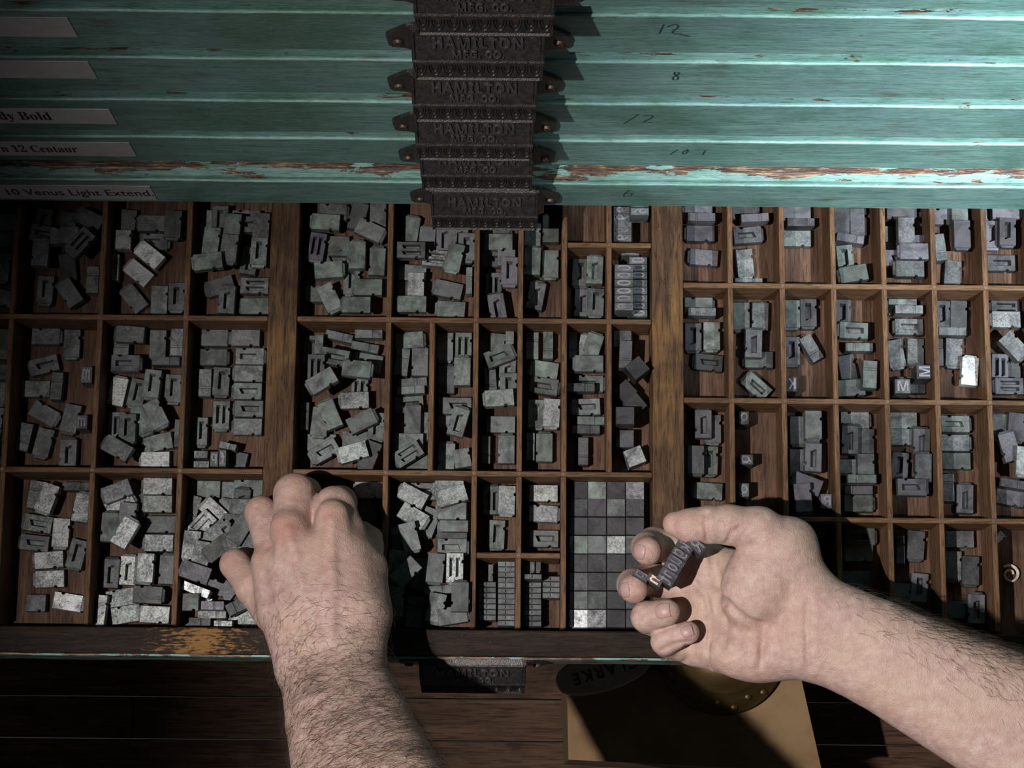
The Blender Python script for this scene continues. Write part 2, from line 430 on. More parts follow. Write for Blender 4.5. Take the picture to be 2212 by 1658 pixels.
CAB = [  # bead v, bottom v at u=1700 ; pull centre u ; lip v ; card (right u top, right u bottom, v top, v bottom, text)
    (-72, -88+20-5, None, None),
    (-72, 18, 1046, 66), (35, 117, 1033, 161), (136, 210, 1025, 252), (227, 295, 1025, 338), (307, 361, 1030, 405), (400, 448, 1047, 494)]
CARDS = {2: (38, 79, 168, None), 3: (133, 169, 210, None), 4: (236, 267, 253, ('𝐝𝐲 𝐁𝐨𝐥𝐝', 112, -.00005)), 5: (308, 337, 295, ('𝐧 𝟏𝟐 𝐂𝐞𝐧𝐭𝐚𝐮𝐫', 168, -.0001)), 6: (402, 431, 340, ('10 Venus Light Extend.', 332, .0))}
WORDS = {1: 'topmost visible green drawer, its front cut off by the top of the picture', 2: 'green drawer with a blank card at left and a faint 12 at right',
         3: 'green drawer marked with a small pencilled 8, second blank card at left', 4: 'green drawer with card ending Bold and a handwritten 12 at right',
         5: 'green drawer with card ending 12 Centaur, fifth from the top', 6: 'lowest closed green drawer, card reads 10 Venus Light Extend'}
MARKS = {2: [([(1434, 52), (1424, 72)], 0), ([(1440, 58), (1460, 50), (1468, 57), (1448, 70), (1470, 73), (1490, 78)], 0)],
         3: [([(1468, 156), (1458, 154), (1456, 160), (1466, 165), (1464, 172), (1454, 172), (1453, 166), (1466, 160), (1468, 156)], 0)],
         4: [([(1380, 246), (1347, 267)], 0), ([(1388, 250), (1400, 247), (1412, 250), (1404, 256), (1388, 263), (1409, 264)], 0)],
         5: [([(1465, 322), (1447, 333)], 0), ([(1486, 322), (1474, 328), (1476, 333), (1486, 328), (1486, 322)], 0), ([(1524, 324), (1518, 334)], 0)],
         6: [([(1360, 410), (1348, 418), (1347, 424), (1362, 423), (1368, 416), (1352, 418)], 0)]}
zprev = None
for i in range(1, 7):
    vs_, vb_, cu_, vl_ = CAB[i]
    z = .091 + .0795*(6-i)
    y = W(1700, vs_, z).y
    zb = WY(1700, vb_, y).z
    D = empty('cabinet_drawer', (0, y, zb))
    tag(D, WORDS[i], 'drawer', 'closed green drawers of the type cabinet')
    rise = min(.0095, (zprev-z-.0012) if zprev else .009) if i < 6 else .006
    fb = front_board('front_panel', 0, 0, z-zb, D, rise=rise, depth=.030, out0=0. if i < 6 else .003)
    zprev = zb
    bm = new_bm(); box(bm, -.46, .46, .031, .30, .004, z-zb-.004); obj('drawer_body', bm, BLACK, D)
    pu = pull(D, WY(cu_, vl_, y-.0235).x, 0, 0)
    if i in CARDS:
        v0, v1, ur, tx = CARDS[i]
        p1 = WY(ur, v1, y-.0003); p0 = WY(ur-10, v0, y-.0003)
        bm = new_bm(); ww = .22
        for q in range(12):
            pass
        box(bm, p1.x-ww, p1.x, -.0006, -.0001, p1.z-zb, p0.z-zb)
        cd = obj('label_card', bm, CARD, D)
        if tx:
            hgt = p0.z-p1.z
            xr = WY(tx[1], (v0+v1)/2, y).x
            cap = .0140 if i != 6 else .0145
            t = link('printed_words', text_mesh(tx[0], {4: .0240, 5: .0215, 6: .0220}[i], .00005, tx[2], 0, {4: .46, 5: .44, 6: .55}[i], align='RIGHT'), INK, cd)
            t.rotation_euler = (R(90), 0, 0); t.location = (xr, -.0008, (p0.z+p1.z)/2-zb)
    for pts, _ in MARKS.get(i, []):
        bm = new_bm(); P_ = [WY(u, v, y) for u, v in pts]
        P_ = [Vector((p.x, -.0003, p.z-zb)) for p in P_]
        dense = []
        for a, b in zip(P_, P_[1:]): dense += [a.lerp(b, k/4) for k in range(4)]
        dense.append(P_[-1])
        for _k in range(2): dense = [dense[0]]+[(dense[j-1]+dense[j]*2+dense[j+1])/4 for j in range(1, len(dense)-1)]+[dense[-1]]
        for a, b in zip(dense, dense[1:]):
            d_ = (b-a).normalized(); s_ = d_.cross(Vector((0, 1, 0)))*.00045
            bm.faces.new([bm.verts.new(p+Vector((0, 0, 0))) for p in (a-s_, a+s_, b+s_, b-s_)])
        obj('pencil_mark', bm, PENCIL, D)

# cabinet body behind and beside the drawers
bm = new_bm(); box(bm, -.60, -.525, .49, 1.0, -.95, .56); box(bm, .525, .60, .49, 1.0, -.95, .56); box(bm, -.60, .60, .96, 1.0, -.95, .56)
box(bm, -.525, .525, .70, .96, -.95, -.06)
cb = obj('type_cabinet', bm, BLACK); tag(cb, 'dark body of the wooden type cabinet behind the green drawers', 'cabinet')

# front board and pull of the open case
yf = YFR-.0005
fo = front_board('front_panel', 0, -.056, .0, None, rise=.0005, depth=.012, worn=.85)
fo.location = (0, yf-.0002, -.0035); fo.parent = case; fo.matrix_parent_inverse = Matrix.Translation(-case.location)
zb_ = -.0595
po = pull(case, 0, 0, 0); po.location = Vector((W(1022, 1480, -.05).x, yf, zb_)) - case.location

# ------------------------------------------------------------------ type sorts
MM = .001
B_ = 13.0*MM
def sort_mesh(kind, l, w, t):
    """a sort lying flat: long axis x, nick on the long edge, optional cast grooves"""
    bm = new_bm(); lx, ly = l/2, w/2
    pts = [(-lx, -ly)]
    nx = lx*.42; nr = min(1.5*MM, w*.14)
    for k in range(7):
        a = math.pi - math.pi*k/6
        pts.append((nx+math.cos(a)*nr, -ly+math.sin(a)*nr))
    pts += [(lx, -ly), (lx, ly), (-lx, ly)]
    top = prism(bm, pts, 0, t, .00035)
    holes = []
    if kind == 's': holes = [(-lx*.60, lx*.70, -w*.18, w*.18)]
    if kind == 'd': holes = [(-lx*.64, lx*.70, -w*.31, -w*.07), (-lx*.64, lx*.70, w*.07, w*.31)]
    if holes:
        es = []
        n = len(top)
        for i in range(n):
            es.append(bm.edges.get((top[i], top[(i+1) % n])))
        for (x0, x1, y0, y1) in holes:
            sk = (y1-y0)*.40
            hp = [(x0+sk, y0), (x1, y0), (x1, y1), (x0, y1)]
            hv = [bm.verts.new((x, y, t)) for x, y in hp]; fv = [bm.verts.new((x+(.0006 if x < 0 else -.0014), y, t-min(.0065, t*.75))) for x, y in hp]
            for i in range(4):
                k = (i+1) % 4; es.append(bm.edges.new((hv[i], hv[k])))
                bm.faces.new((hv[i], hv[k], fv[k], fv[i]))
            bm.faces.new(fv)
        bmesh.ops.triangle_fill(bm, edges=es, use_beauty=True, use_dissolve=False)
    else:
        bm.faces.new(top)
    me = bpy.data.meshes.new('sort'); bmesh.ops.recalc_face_normals(bm, faces=bm.faces); bm.to_mesh(me); bm.free(); me.materials.append(LEAD)
    return me
def edge_mesh(l, w, t):
    """a sort lying on its side edge: narrow back with the nick running across"""
    bm = new_bm(); lx, ly = l/2, w/2; nx = lx*.36; nr = 1.1*MM
    prof = [(-lx, 0), (-lx, t-.0003), (-lx+.0003, t)]
    for k in range(5):
        a = math.pi-math.pi*k/4; prof.append((nx+math.cos(a)*nr, t-math.sin(a)*nr*.8))
    prof += [(lx-.0003, t), (lx, t-.0003), (lx, 0)]
    a = [bm.verts.new((x, -ly, z)) for x, z in prof]; b = [bm.verts.new((x, ly, z)) for x, z in prof]
    bm.faces.new(a); bm.faces.new(b[::-1]); n = len(prof)
    for i in range(n): k = (i+1) % n; bm.faces.new((a[i], b[i], b[k], a[k]))
    me = bpy.data.meshes.new('sort'); bmesh.ops.recalc_face_normals(bm, faces=bm.faces); bm.to_mesh(me); bm.free(); me.materials.append(LEAD)
    return me
def stand_mesh(l, w, h, nick=True, knob=False):
    bm = new_bm(); lx, ly = l/2, w/2
    pts = [(-lx, -ly), (lx, -ly), (lx, ly), (-lx, ly)]
    bm.faces.new(prism(bm, pts, 0, h, .0003))
    if knob: box(bm, -lx*.42, -lx*.12, -ly*.62, ly*.62, h-.0002, h+.0016, .0002)
    me = bpy.data.meshes.new('sort'); bmesh.ops.recalc_face_normals(bm, faces=bm.faces); bm.to_mesh(me); bm.free(); me.materials.append(LEAD)
    return me
_sm = {}
def cached(fn, *a):
    k = (fn.__name__,)+a
    if k not in _sm: _sm[k] = fn(*a)
    return _sm[k]
def tip_mesh(w, t):
    bm = new_bm()
    a = [bm.verts.new((0, y, z)) for y, z in ((-w*.42, t*.12), (w*.42, t*.12), (w*.42, t*.9), (-w*.42, t*.9))]
    b = [bm.verts.new((-.0017, y, z)) for y, z in ((-w*.34, t*.22), (w*.34, t*.22), (w*.34, t*.8), (-w*.34, t*.8))]
    bm.faces.new(b); bm.faces.new(a[::-1])
    for i in range(4): k = (i+1) % 4; bm.faces.new((a[i], a[k], b[k], b[i]))
    me = bpy.data.meshes.new('tip'); bmesh.ops.recalc_face_normals(bm, faces=bm.faces); bm.to_mesh(me); bm.free(); me.materials.append(LEAD)
    return me

# every line: kind  u v angle [opts]; kinds f flat, s one groove, d two grooves, n on edge, u letter up, q quad, k thin space
# opts: w<px> width, l<px> length, X very bright (glint painted into the colour), S bright, D dark, P purple grey, G green, B brown
SORTS = {
'L11': 'f 5 478 0;f 8 515 0;f 2 575 85;f 2 640 -15',
'L12': 's 92 478 85 P;f 146 478 86 l50D;f 196 478 -25;s 100 510 -8 P;f 145 575 -82 D;f 148 520 3;f 97 556 88;d 187 541 50 D;n 199 602 90 w27;s 96 624 88 P;f 153 636 -55 P',
'L13': 'f 274 480 85;s 331 520 0;f 327 480 0;f 376 488 88 D;f 268 522 90 l44S;n 243 576 90 Sw15;f 298 587 -38 Ss;f 325 554 -38 X;f 288 643 -50;f 343 645 90;s 380 639 90',
'L14': 'f 450 481 90;s 477 478 90;f 531 470 0;s 546 490 0;f 461 530 85;f 507 503 85;f 573 502 88 D;f 504 555 85;s 538 561 82;s 570 560 88;f 474 616 18 D;f 462 588 8 G;d 549 615 0 ;s 492 651 88;f 549 659 2',
'L21': 'f 5 725 88;n 3 815 90;f 0 860 85;f 0 920 85;f 0 970 85',
'L22': 'f 98 723 0;f 154 734 90;s 94 787 15;f 76 838 0;n 121 832 88 w25;u 186 808 0 m l24w36;f 94 892 -28;f 151 902 80;u 176 910 0 m l24w30P;n 49 942 80 w27;f 92 954 78;s 146 978 90 P',
'L23': 'n 260 757 88 w34;f 286 720 -3 B;f 340 734 90;n 382 737 90 w28;s 276 790 0;n 357 778 0;f 251 844 80 S;s 295 847 80;s 331 832 85;s 373 837 88;s 251 919 90 P;f 310 910 -70;f 343 901 -62;s 282 931 90 D;n 382 934 90 w12;f 264 978 -28 D;f 334 992 2 S;f 340 954 12 G',
'L24': 'f 461 728 0;f 530 725 0;f 459 770 0;s 539 768 0;n 442 825 90 w27;s 477 822 88;f 536 805 0;s 534 843 0;s 537 881 0;f 534 920 0;d 477 895 90;s 434 930 90 w27;u 433 980 90 p w30l16;u 434 1002 90 r w34l16;u 462 990 0 p w34l18;f 511 992 -10 Dl44;u 483 992 0 f w36l15P;n 494 966 -12 w14l38',
'L31': 'f 5 1050 80;f 5 1090 85;f 0 1250 85 S',
'L32': 'n 75 1067 83 w30;f 107 1079 72 S;n 163 1049 0 D;f 176 1095 82 S;s 80 1129 -8;f 130 1149 88 S;s 73 1171 -5 w34;s 164 1195 78;f 104 1208 5 S;f 106 1249 3 S;f 76 1301 0 l43;f 145 1299 -8 Ss',
'L33': 'f 296 1085 88;f 262 1090 32 S;f 260 1067 22 P;f 343 1052 0 S;f 343 1090 0 s;f 245 1144 88;f 282 1122 85 P;f 282 1159 62 S;f 347 1131 0;f 342 1171 0 s;n 300 1230 88 w22;s 238 1237 88;s 276 1231 88 S;f 318 1229 88 S;f 361 1229 88 B;f 260 1290 10 s;f 322 1286 -2 ;f 222 1320 85 w20Sn;f 271 1326 10 S;f 337 1328 -2 S',
'L34': 'f 444 1052 0;f 496 1063 90;f 541 1051 0;n 417 1100 76;f 507 1098 -10 ;s 524 1090 85 D;f 467 1109 -42 S;d 435 1138 48 S;f 520 1132 0 GD;f 472 1160 38 s;s 505 1165 -50 P;f 412 1186 85 S;f 446 1210 80 s;f 485 1195 38 D;f 531 1190 20 D;f 479 1268 -35 P;f 431 1247 -18 P;n 520 1268 -60 D;n 414 1290 -20 X;n 418 1276 -20 X;n 457 1325 0 s;n 457 1310 0 P;f 421 1306 0 l35;f 524 1329 0 s;n 522 1308 28 Dw26;n 423 1342 0 D;n 483 1347 0 l40w12S;f 540 1240 30 D;f 575 1160 60 D;f 560 1100 0 D',
'M11': 's 727 557 0;s 759 604 90;f 681 633 0 B;f 719 456 0 D;f 773 465 78 D;f 816 465 90;f 705 484 -3 G;f 724 525 0;d 686 537 82 P;f 773 555 90 G;f 814 563 88;f 800 502 -25;f 711 587 5 G;f 796 624 0 G;f 713 647 -62;f 773 669 0 G',
'M12': 'f 887 495 82 G;f 922 517 85;s 960 514 90 P;s 993 514 88;s 1011 538 90;f 890 587 -3 G;d 944 563 -5 S;d 890 552 0;f 982 568 78 G;n 1013 604 90 w14;f 862 635 85 D;f 899 623 90 S;f 968 623 -12 ;f 892 667 0 G;f 974 666 -3 G',
'M13': 'f 1071 500 0 D;f 1077 526 0 G;s 1055 557 0 P;f 1094 561 0 l40;s 1101 595 90 P;d 1066 617 90;s 1074 669 -80 P',
'M14': 'f 1150 509 88 G;f 1190 492 90 D;f 1150 568 88 G;f 1189 568 90 G;s 1158 637 80',
'M15': 's 1254 584 88 D;s 1284 588 88 G;s 1259 652 88 P;s 1286 656 88',
'M16': 'u 1345 452 90 9;u 1345 468 90 9;u 1345 482 90 .;u 1345 497 90 9;u 1345 512 90 9;u 1382 455 90 6;u 1385 472 90 6;' +
       ';'.join('u 1384 %d 90 0' % v for v in (561, 577, 593, 610, 626, 643, 659, 675)) + ';' + ';'.join('u 1345 %d 90 0' % v for v in (593, 609, 625, 642, 658, 675)) + ';u 1362 542 90 0',
'M21': 's 671 753 88 D;n 690 756 88;n 732 721 -12 ;n 796 711 0;n 788 748 -10;s 727 782 -10;f 795 780 -10 B;d 690 813 90 D;f 694 954 0;f 770 948 0 ;d 776 842 88;f 776 813 -5 G;f 704 843 32;f 692 913 85 ;f 767 867 3 S;f 716 902 -66;s 814 924 88;f 784 916 27;n 656 897 90 D;f 800 989 70 D;s 702 976 30;f 767 986 17 S',
'M22': 'f 881 725 5;n 868 780 84 w30G;f 907 780 90;n 892 824 5;n 887 840 4;s 884 872 5;f 917 919 90;f 884 956 0;f 892 908 90;f 906 999 0;d 881 986 33',
'M23': 'f 960 745 90;d 1001 742 90;f 964 818 90 D;f 964 886 90;s 999 880 0;f 999 806 90 ;s 991 919 75;f 964 986 88 G;f 1001 992 100 l42',
'M24': 'n 1044 745 90 D;n 1101 737 90;f 1074 738 85;s 1096 810 88;s 1098 845 90;n 1060 821 95 w25B;s 1081 778 22;f 1083 915 0;f 1079 873 5 S;n 1050 970 90 ;f 1094 969 90',
'M25': 'n 1150 745 90 w27;n 1184 738 90 w22G;s 1180 832 -8 B;f 1180 796 -8 G;s 1158 892 90;f 1192 894 88 SP;n 1146 963 90;f 1176 965 90',
'M26': 'n 1238 735 90 P;f 1267 730 80 s;f 1279 753 73 ;f 1271 793 0;s 1278 827 0;n 1254 840 0 D;s 1266 877 3 P;n 1276 907 0 G;n 1266 926 0 DP;n 1260 973 90 w22DP',
'M27': 'q 1345 719 0 ;n 1349 775 88 w27DP;q 1380 811 40 D;q 1351 843 42 D;q 1380 872 40 D;q 1348 906 0;q 1350 946 0;q 1372 984 22 S',
'M31': 'f 801 1055 0 S;s 715 1050 0;f 795 1114 88 D;f 665 1075 80;f 720 1110 0;f 690 1170 0 D',
'M32': 's 916 1060 0;f 971 1056 0 S;f 926 1126 70;f 977 1106 0;f 892 1073 -27 S;f 978 1076 17 S;f 893 1117 -30 S;f 980 1140 0;f 978 1170 0;s 978 1188 0;d 984 1234 90 S;n 855 1168 95;f 887 1165 -75;s 908 1240 88 B;f 859 1228 85 B;f 943 1234 85 B;f 881 1246 45 B;f 858 1311 88 B;f 896 1323 85;n 947 1275 5 ;f 943 1317 80;f 985 1343 10;f 996 1299 90 B',
'M33': 'd 1062 1079 90 GD;f 1101 1082 88 S;s 1072 1153 88',
'M34': 'f 1174 1064 0 S;f 1174 1108 -2 S;s 1178 1162 0',
'M35': 'k 1060 1236 90 w16l37;' + ';'.join('k 1094 %d 0' % round(1217+i*11.6) for i in range(12)) + ';' + ';'.join('k 1053 %d 0' % v for v in (1261, 1273, 1285, 1297, 1309, 1321, 1333)),
'M36': 'k 1137 1225 90;k 1150 1225 90;k 1163 1225 90;' + ';'.join('k 1151 %d 0' % round(1250+i*12) for i in range(9)) + ';' + ';'.join('k 1193 %d 0' % v for v in (1249, 1261, 1273, 1285)),
'M37': ';'.join('q %d %d 0 %s' % (1250+c*40.8, 1055+r*40, ('PD PG P PS|PD V B s|D D PD PD|G B SP B|PD PD D PD|s s PD PD|B GD D PD|SX S PD D').split('|')[r].split()[c]) for r in range(8) for c in range(4)),
'R11': 'f 1510 457 0 P;n 1514 473 0 P;f 1514 502 0 P;f 1521 554 -4 P',
'R12': 'f 1607 455 0;n 1629 475 4 P;s 1616 506 5 ;f 1610 566 95 S;n 1618 605 0 w12s',
'R13': 'f 1722 458 0 P;n 1731 478 0 P;f 1722 513 0 SG',
'R14': 'f 1819 474 88;f 1855 477 90 s;n 1838 513 -8 P;s 1827 557 95 G;f 1841 595 10 G',
'R15': 's 1982 485 90 P;f 1983 541 90 P;f 1943 460 0 P;f 1920 516 88 G;s 1935 568 0 ;f 1971 560 0 P;f 1950 510 90 S;f 1953 597 0 s',
'R16': 'f 2040 466 0 P;f 2070 463 90 G;n 2032 532 97 w25s;f 2070 516 90 ;f 2059 590 85 s',
'R17': 'f 2144 463 90 P;f 2170 460 0 P;s 2140 510 90 P;s 2168 510 88 P;s 2164 566 0',
'R21': 'f 1510 653 0 G;n 1515 677 0 S;s 1498 726 90 P;f 1538 724 90 SG;s 1531 781 -5 B',
'R22': 'f 1602 681 90 G;f 1643 682 88 S;f 1640 775 0 G;s 1626 746 88 P;s 1635 833 -42 G',
'R23': 'f 1711 676 90 G;s 1747 673 90 P;s 1711 756 90;n 1754 750 -60 w27s;u 1711 828 0 K l24w34',
'R24': 's 1821 668 88 P;s 1841 718 -2;n 1857 748 0 s;f 1832 795 100 D;f 1832 840 5 G;n 1872 817 87 w30',
'R25': 'f 1951 649 0 G;n 1960 673 0 s;s 1965 704 0 S;f 1936 762 100 s;f 1979 759 88 s;f 1979 830 0 D;u 1998 806 90 M w34l32P;u 1947 837 0 M w32l34',
'R26': 's 2037 673 90 P;f 2072 671 88 ;n 2059 714 0 ;n 2030 759 90 P;f 2062 759 87 SP;f 2092 805 85 X',
'R27': 'd 2173 654 0 P;f 2170 693 0 SP;f 2188 798 88 P;d 2156 798 88 P;f 2181 756 -48 s;d 2170 842 0 P',
'R31': 'f 1540 925 90 ;s 1518 918 90 ;s 1533 993 88 G;f 1501 996 90 D;f 1530 1059 -3 sG',
'R32': 'u 1608 901 0 Q w30l22;u 1613 991 90 Q w30l22;u 1608 1057 0 Q w30l22G',
'R33': 'f 1725 928 90 ;f 1754 921 90 ;f 1725 999 90 ;s 1754 991 88 P;f 1742 1047 -20 P;f 1729 1081 95 P;u 1790 1081 0 R w32l24P',
'R34': 'f 1848 897 0 s;s 1834 952 88 ;f 1871 955 88 s;f 1837 1008 0 s;f 1868 1013 90 ;n 1856 1040 0 ;n 1856 1057 0 P;f 1856 1086 0 G',
'R35': 'f 1951 902 0 sG;f 1943 942 0 s;s 1990 959 88 P;s 1945 1006 85 P;f 1987 1016 88 s;s 1958 1062 0 P',
'R36': 's 2065 914 0 G;f 2065 955 0 s;f 2067 994 0 G;n 2050 1052 90 w25s;s 2086 1076 88 P',
'R37': 'f 2160 911 90 G;f 2191 925 85 P;f 2171 972 105 P;f 2198 1006 85 S;f 2184 1072 -10 P;n 2184 1048 -8 P',
'R43': 's 1756 1180 88;n 1752 1149 0;f 1700 1200 90',
'R44': 's 1860 1152 0;f 1856 1193 0 G;f 1850 1250 0 B',
'R45': 'n 1946 1186 90;f 1980 1176 85 s;s 1987 1268 85 P;f 1950 1290 90',
'R46': 'f 2074 1163 0 Sb;f 2060 1220 88 s;f 2098 1231 88 s;f 2075 1316 0;s 2106 1316 88 P',
'R47': 'f 2160 1150 40 l24w18S',
}
ORD = ['', 'first', 'second', 'third', 'fourth', 'fifth', 'sixth', 'seventh', 'eighth', 'ninth', 'tenth', 'eleventh', 'twelfth', '13th', '14th', '15th', '16th', '17th', '18th', '19th', '20th', '21st', '22nd', '23rd', '24th', '25th', '26th', '27th', '28th', '29th', '30th', '31st', '32nd']
SEC = {'L': 'left', 'M': 'middle', 'R': 'right'}
def obb(cx, cy, a, l, w):
    ca, sa = math.cos(a), math.sin(a)
    return [(cx+ca*i*l/2-sa*j*w/2, cy+sa*i*l/2+ca*j*w/2) for i, j in ((-1, -1), (1, -1), (1, 1), (-1, 1))]
def overlap(A, B, tol=.0013):
    for P_, Q in ((A, B), (B, A)):
        for i in range(2):
            ax = (P_[i+1][0]-P_[i][0], P_[i+1][1]-P_[i][1]); n = math.hypot(*ax); ax = (ax[0]/n, ax[1]/n)
            a = [p[0]*ax[0]+p[1]*ax[1] for p in P_]; b = [p[0]*ax[0]+p[1]*ax[1] for p in Q]
            if min(a) > max(b)-tol or min(b) > max(a)-tol: return False
    return True
def clampbox(code, x, y, pts):
    """keep a sort inside its compartment"""
    s, r, b = code[0], int(code[1]), int(code[2])
    if s == 'L': X = ([-.47]+LX+[RL[0]]); xs = (X[b-1+0], X[b]) ; xs = (([-.52]+LX)[b], (LX+[RL[0]])[b]); ys = rowsL[r-1]
    elif s == 'M':
        ys = rowsL[r-1]; E_ = {1: [RL[1], MX[0], MX[1], MX[2], MX[3], MX[4], RR[0]], 2: [RL[1], MX[0], -.0617, MX[1], MX[2], MX[3], MX[4], RR[0]], 3: [RL[1], MX[0], MX[1], MX[2], MX[3], RR[0]]}[r]
        if r == 1: xs = (E_[b-1], E_[b]); ys = (H1, Y9 if b == 5 else .5) if b < 6 else (H1, .5)
        elif r == 2: xs = (E_[b-1], E_[b])
        else:
            k = {1: 0, 2: 1, 3: 2, 4: 3, 5: 2, 6: 3, 7: 4}[b]; xs = (E_[k], E_[k+1])
            if b in (3, 4): ys = (YS3, H2)
            if b in (5, 6): ys = (YF, YS3)
    else: ys = rowsR[r-1]; xs = (([RR[1]]+RX)[b-1], RX[b-1])
    m = T/2+.0002; x0, x1, y0, y1 = xs[0]+m, xs[1]-m, ys[0]+m, ys[1]-m
    px = [p[0] for p in pts]; py = [p[1] for p in pts]
    if s == 'L' and b == 1: x0 = -.6
    dx = max(0, x0-min(px)) or -max(0, max(px)-x1); dy = max(0, y0-min(py)) or -max(0, max(py)-y1)
    if max(px)-min(px) > x1-x0: dx = (x0+x1)/2-x
    return dx, dy
import re
placed_all = []
for code, txt in SORTS.items():
    items = []; order = []
    for e in txt.split(';'):
        f = e.split(); kind = f[0]; u, v, ang = float(f[1]), float(f[2]), float(f[3]); rest = f[4:]
        glyph = None
        if kind == 'u': glyph = rest.pop(0)
        opts = rest[0] if rest else ''
        lw = dict((k, float(x)) for k, x in re.findall(r'([lw])(\d+)', opts)); fl = re.sub(r'[lw]\d+', '', opts)
        S = 2.86  # px per mm near the sorts
        if kind in 'fsd': l, w, t = 63.5, lw.get('w', 37), rnd.choice([8, 9, 10])
        if kind == 'n': l, w, t = 62, lw.get('w', 18), 12.5
        if kind == 'u': l, w, t = (lw.get('w', 40), lw.get('l', 16.4), 22.2)
        if kind == 'q': l, w, t = 40, 38.6, 19
        if kind == 'k': l, w, t = 37, 10.8, 18.5
        if 'l' in lw and kind != 'u': l = lw['l']
        if code == 'L34' and kind in 'fsd': t = 5.5
        l, w = l/S*MM, w/S*MM; t *= MM
        if kind in 'fsd' and 'w' in lw and lw['w'] < 30: t = 10*MM
        order.append((code, kind, u, v, ang, l, w, t, glyph, fl))
    order_v = sorted(range(len(order)), key=lambda i: (order[i][3], order[i][2]))
    rank = {i: k+1 for k, i in enumerate(order_v)}
    placed = []
    for i, (code, kind, u, v, ang, l, w, t, glyph, fl) in enumerate(order):
        p = W(u, v, ZF+t+.002); a = R(ang) - .004
        if kind == 'u' and ang == 90: a = 0.
        elif kind == 'u': a = R(90)
        x, y = p.x, p.y
        hx = l + (.0017 if kind in 'fsd' else 0)
        q = obb(x, y, a, hx, w); dx, dy = clampbox(code, x, y, q); x += dx; y += dy; q = obb(x, y, a, hx, w)
        z = ZF+.0001
        for Q, zt in placed:
            if overlap(q, Q): z = max(z, zt+.00005)
        if z+t > .016 and kind != 'u': z = min(z, .016-t)
        placed.append((q, z+t))
        flip = rnd.random() < .35
        if kind in 'fsd': me = cached(sort_mesh, kind, l, w, t); nm, cat = ('plain_sort' if kind == 'f' else 'grooved_sort'), 'printing type'
        elif kind == 'n': me = cached(edge_mesh, l, w, t); nm, cat = 'edgewise_sort', 'printing type'
        elif kind == 'u': me = cached(stand_mesh, l, w, t); nm, cat = 'letter_sort', 'printing type'
        elif kind == 'q': me = cached(stand_mesh, l, w, t); nm, cat = 'spacing_quad', 'printing type'
        else: me = cached(stand_mesh, l, w, t, True, True); nm, cat = 'thin_space', 'printing type'
        o = link(nm, me); o.location = (x, y, z); o.rotation_euler = (0, 0, a+(math.pi if flip and kind in 'fsdn' else 0))
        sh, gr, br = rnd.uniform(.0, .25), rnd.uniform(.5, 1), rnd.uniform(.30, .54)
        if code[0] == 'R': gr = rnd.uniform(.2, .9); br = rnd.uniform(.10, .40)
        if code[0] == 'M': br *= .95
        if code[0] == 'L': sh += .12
        if kind == 'q': gr = rnd.uniform(0, .3); br = rnd.uniform(.02, .32) + (.3 if 'B' in fl or 'S' in fl or 'G' in fl else 0)
        if kind == 'k': gr = .5; br = rnd.uniform(.25, .4)
        if 's' in fl: sh += .22
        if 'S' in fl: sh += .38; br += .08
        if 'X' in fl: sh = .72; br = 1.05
        if 'P' in fl: gr = rnd.uniform(.05, .35)
        if 'G' in fl: gr = 1.; br += .06
        if 'D' in fl: br *= .5
        if 'B' in fl: gr = .6; br *= .75
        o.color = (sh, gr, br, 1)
        if 'V' in fl: o.color = (0, 0, .18, 1)
        # label
        look = {'f': 'plain lead sort', 's': 'grooved lead sort', 'd': 'twin-grooved lead sort', 'n': 'narrow lead sort', 'q': 'square lead quad', 'k': 'thin lead space'}.get(kind, '')
        if kind == 'u': look = 'upright sort marked %s' % glyph if glyph != '.' else 'upright blank sort'
        adj = 'bright ' if 'X' in fl else 'shiny ' if 'S' in fl else 'purplish ' if 'P' in fl else 'greenish ' if 'G' in fl else 'brownish ' if 'B' in fl else 'dark ' if 'D' in fl else 'grey '
        if kind == 'u' or kind == 'q' and 'V' in fl: adj = '' if kind == 'u' else 'violet '
        bw = ORD[int(code[2])]+' box'
        rw = ORD[int(code[1])]+' row'
        if code == 'M16': rw = 'top row'; bw = 'numeral box'
        if code == 'M15': bw = 'fifth box'
        if code in ('M33', 'M34'): bw = {'M33': 'third box', 'M34': 'fourth box'}[code]
        if code in ('M35', 'M36'): bw = {'M35': 'left thin-space box', 'M36': 'right thin-space box'}[code]; rw = 'third row'
        if code == 'M37': bw = 'quad box'; rw = 'third row'
        tag(o, '%s%s, %s from top, %s, %s, %s section' % (adj, look, ORD[rank[i]], bw, rw, SEC[code[0]]), cat, 'sorts in the %s section, %s, %s' % (SEC[code[0]], rw, bw))
        if kind in 'fsd' and l > .019:
            c = link('type_face', cached(tip_mesh, w, t)); c.parent = o; c.location = (-l/2, 0, 0); c.color = o.color
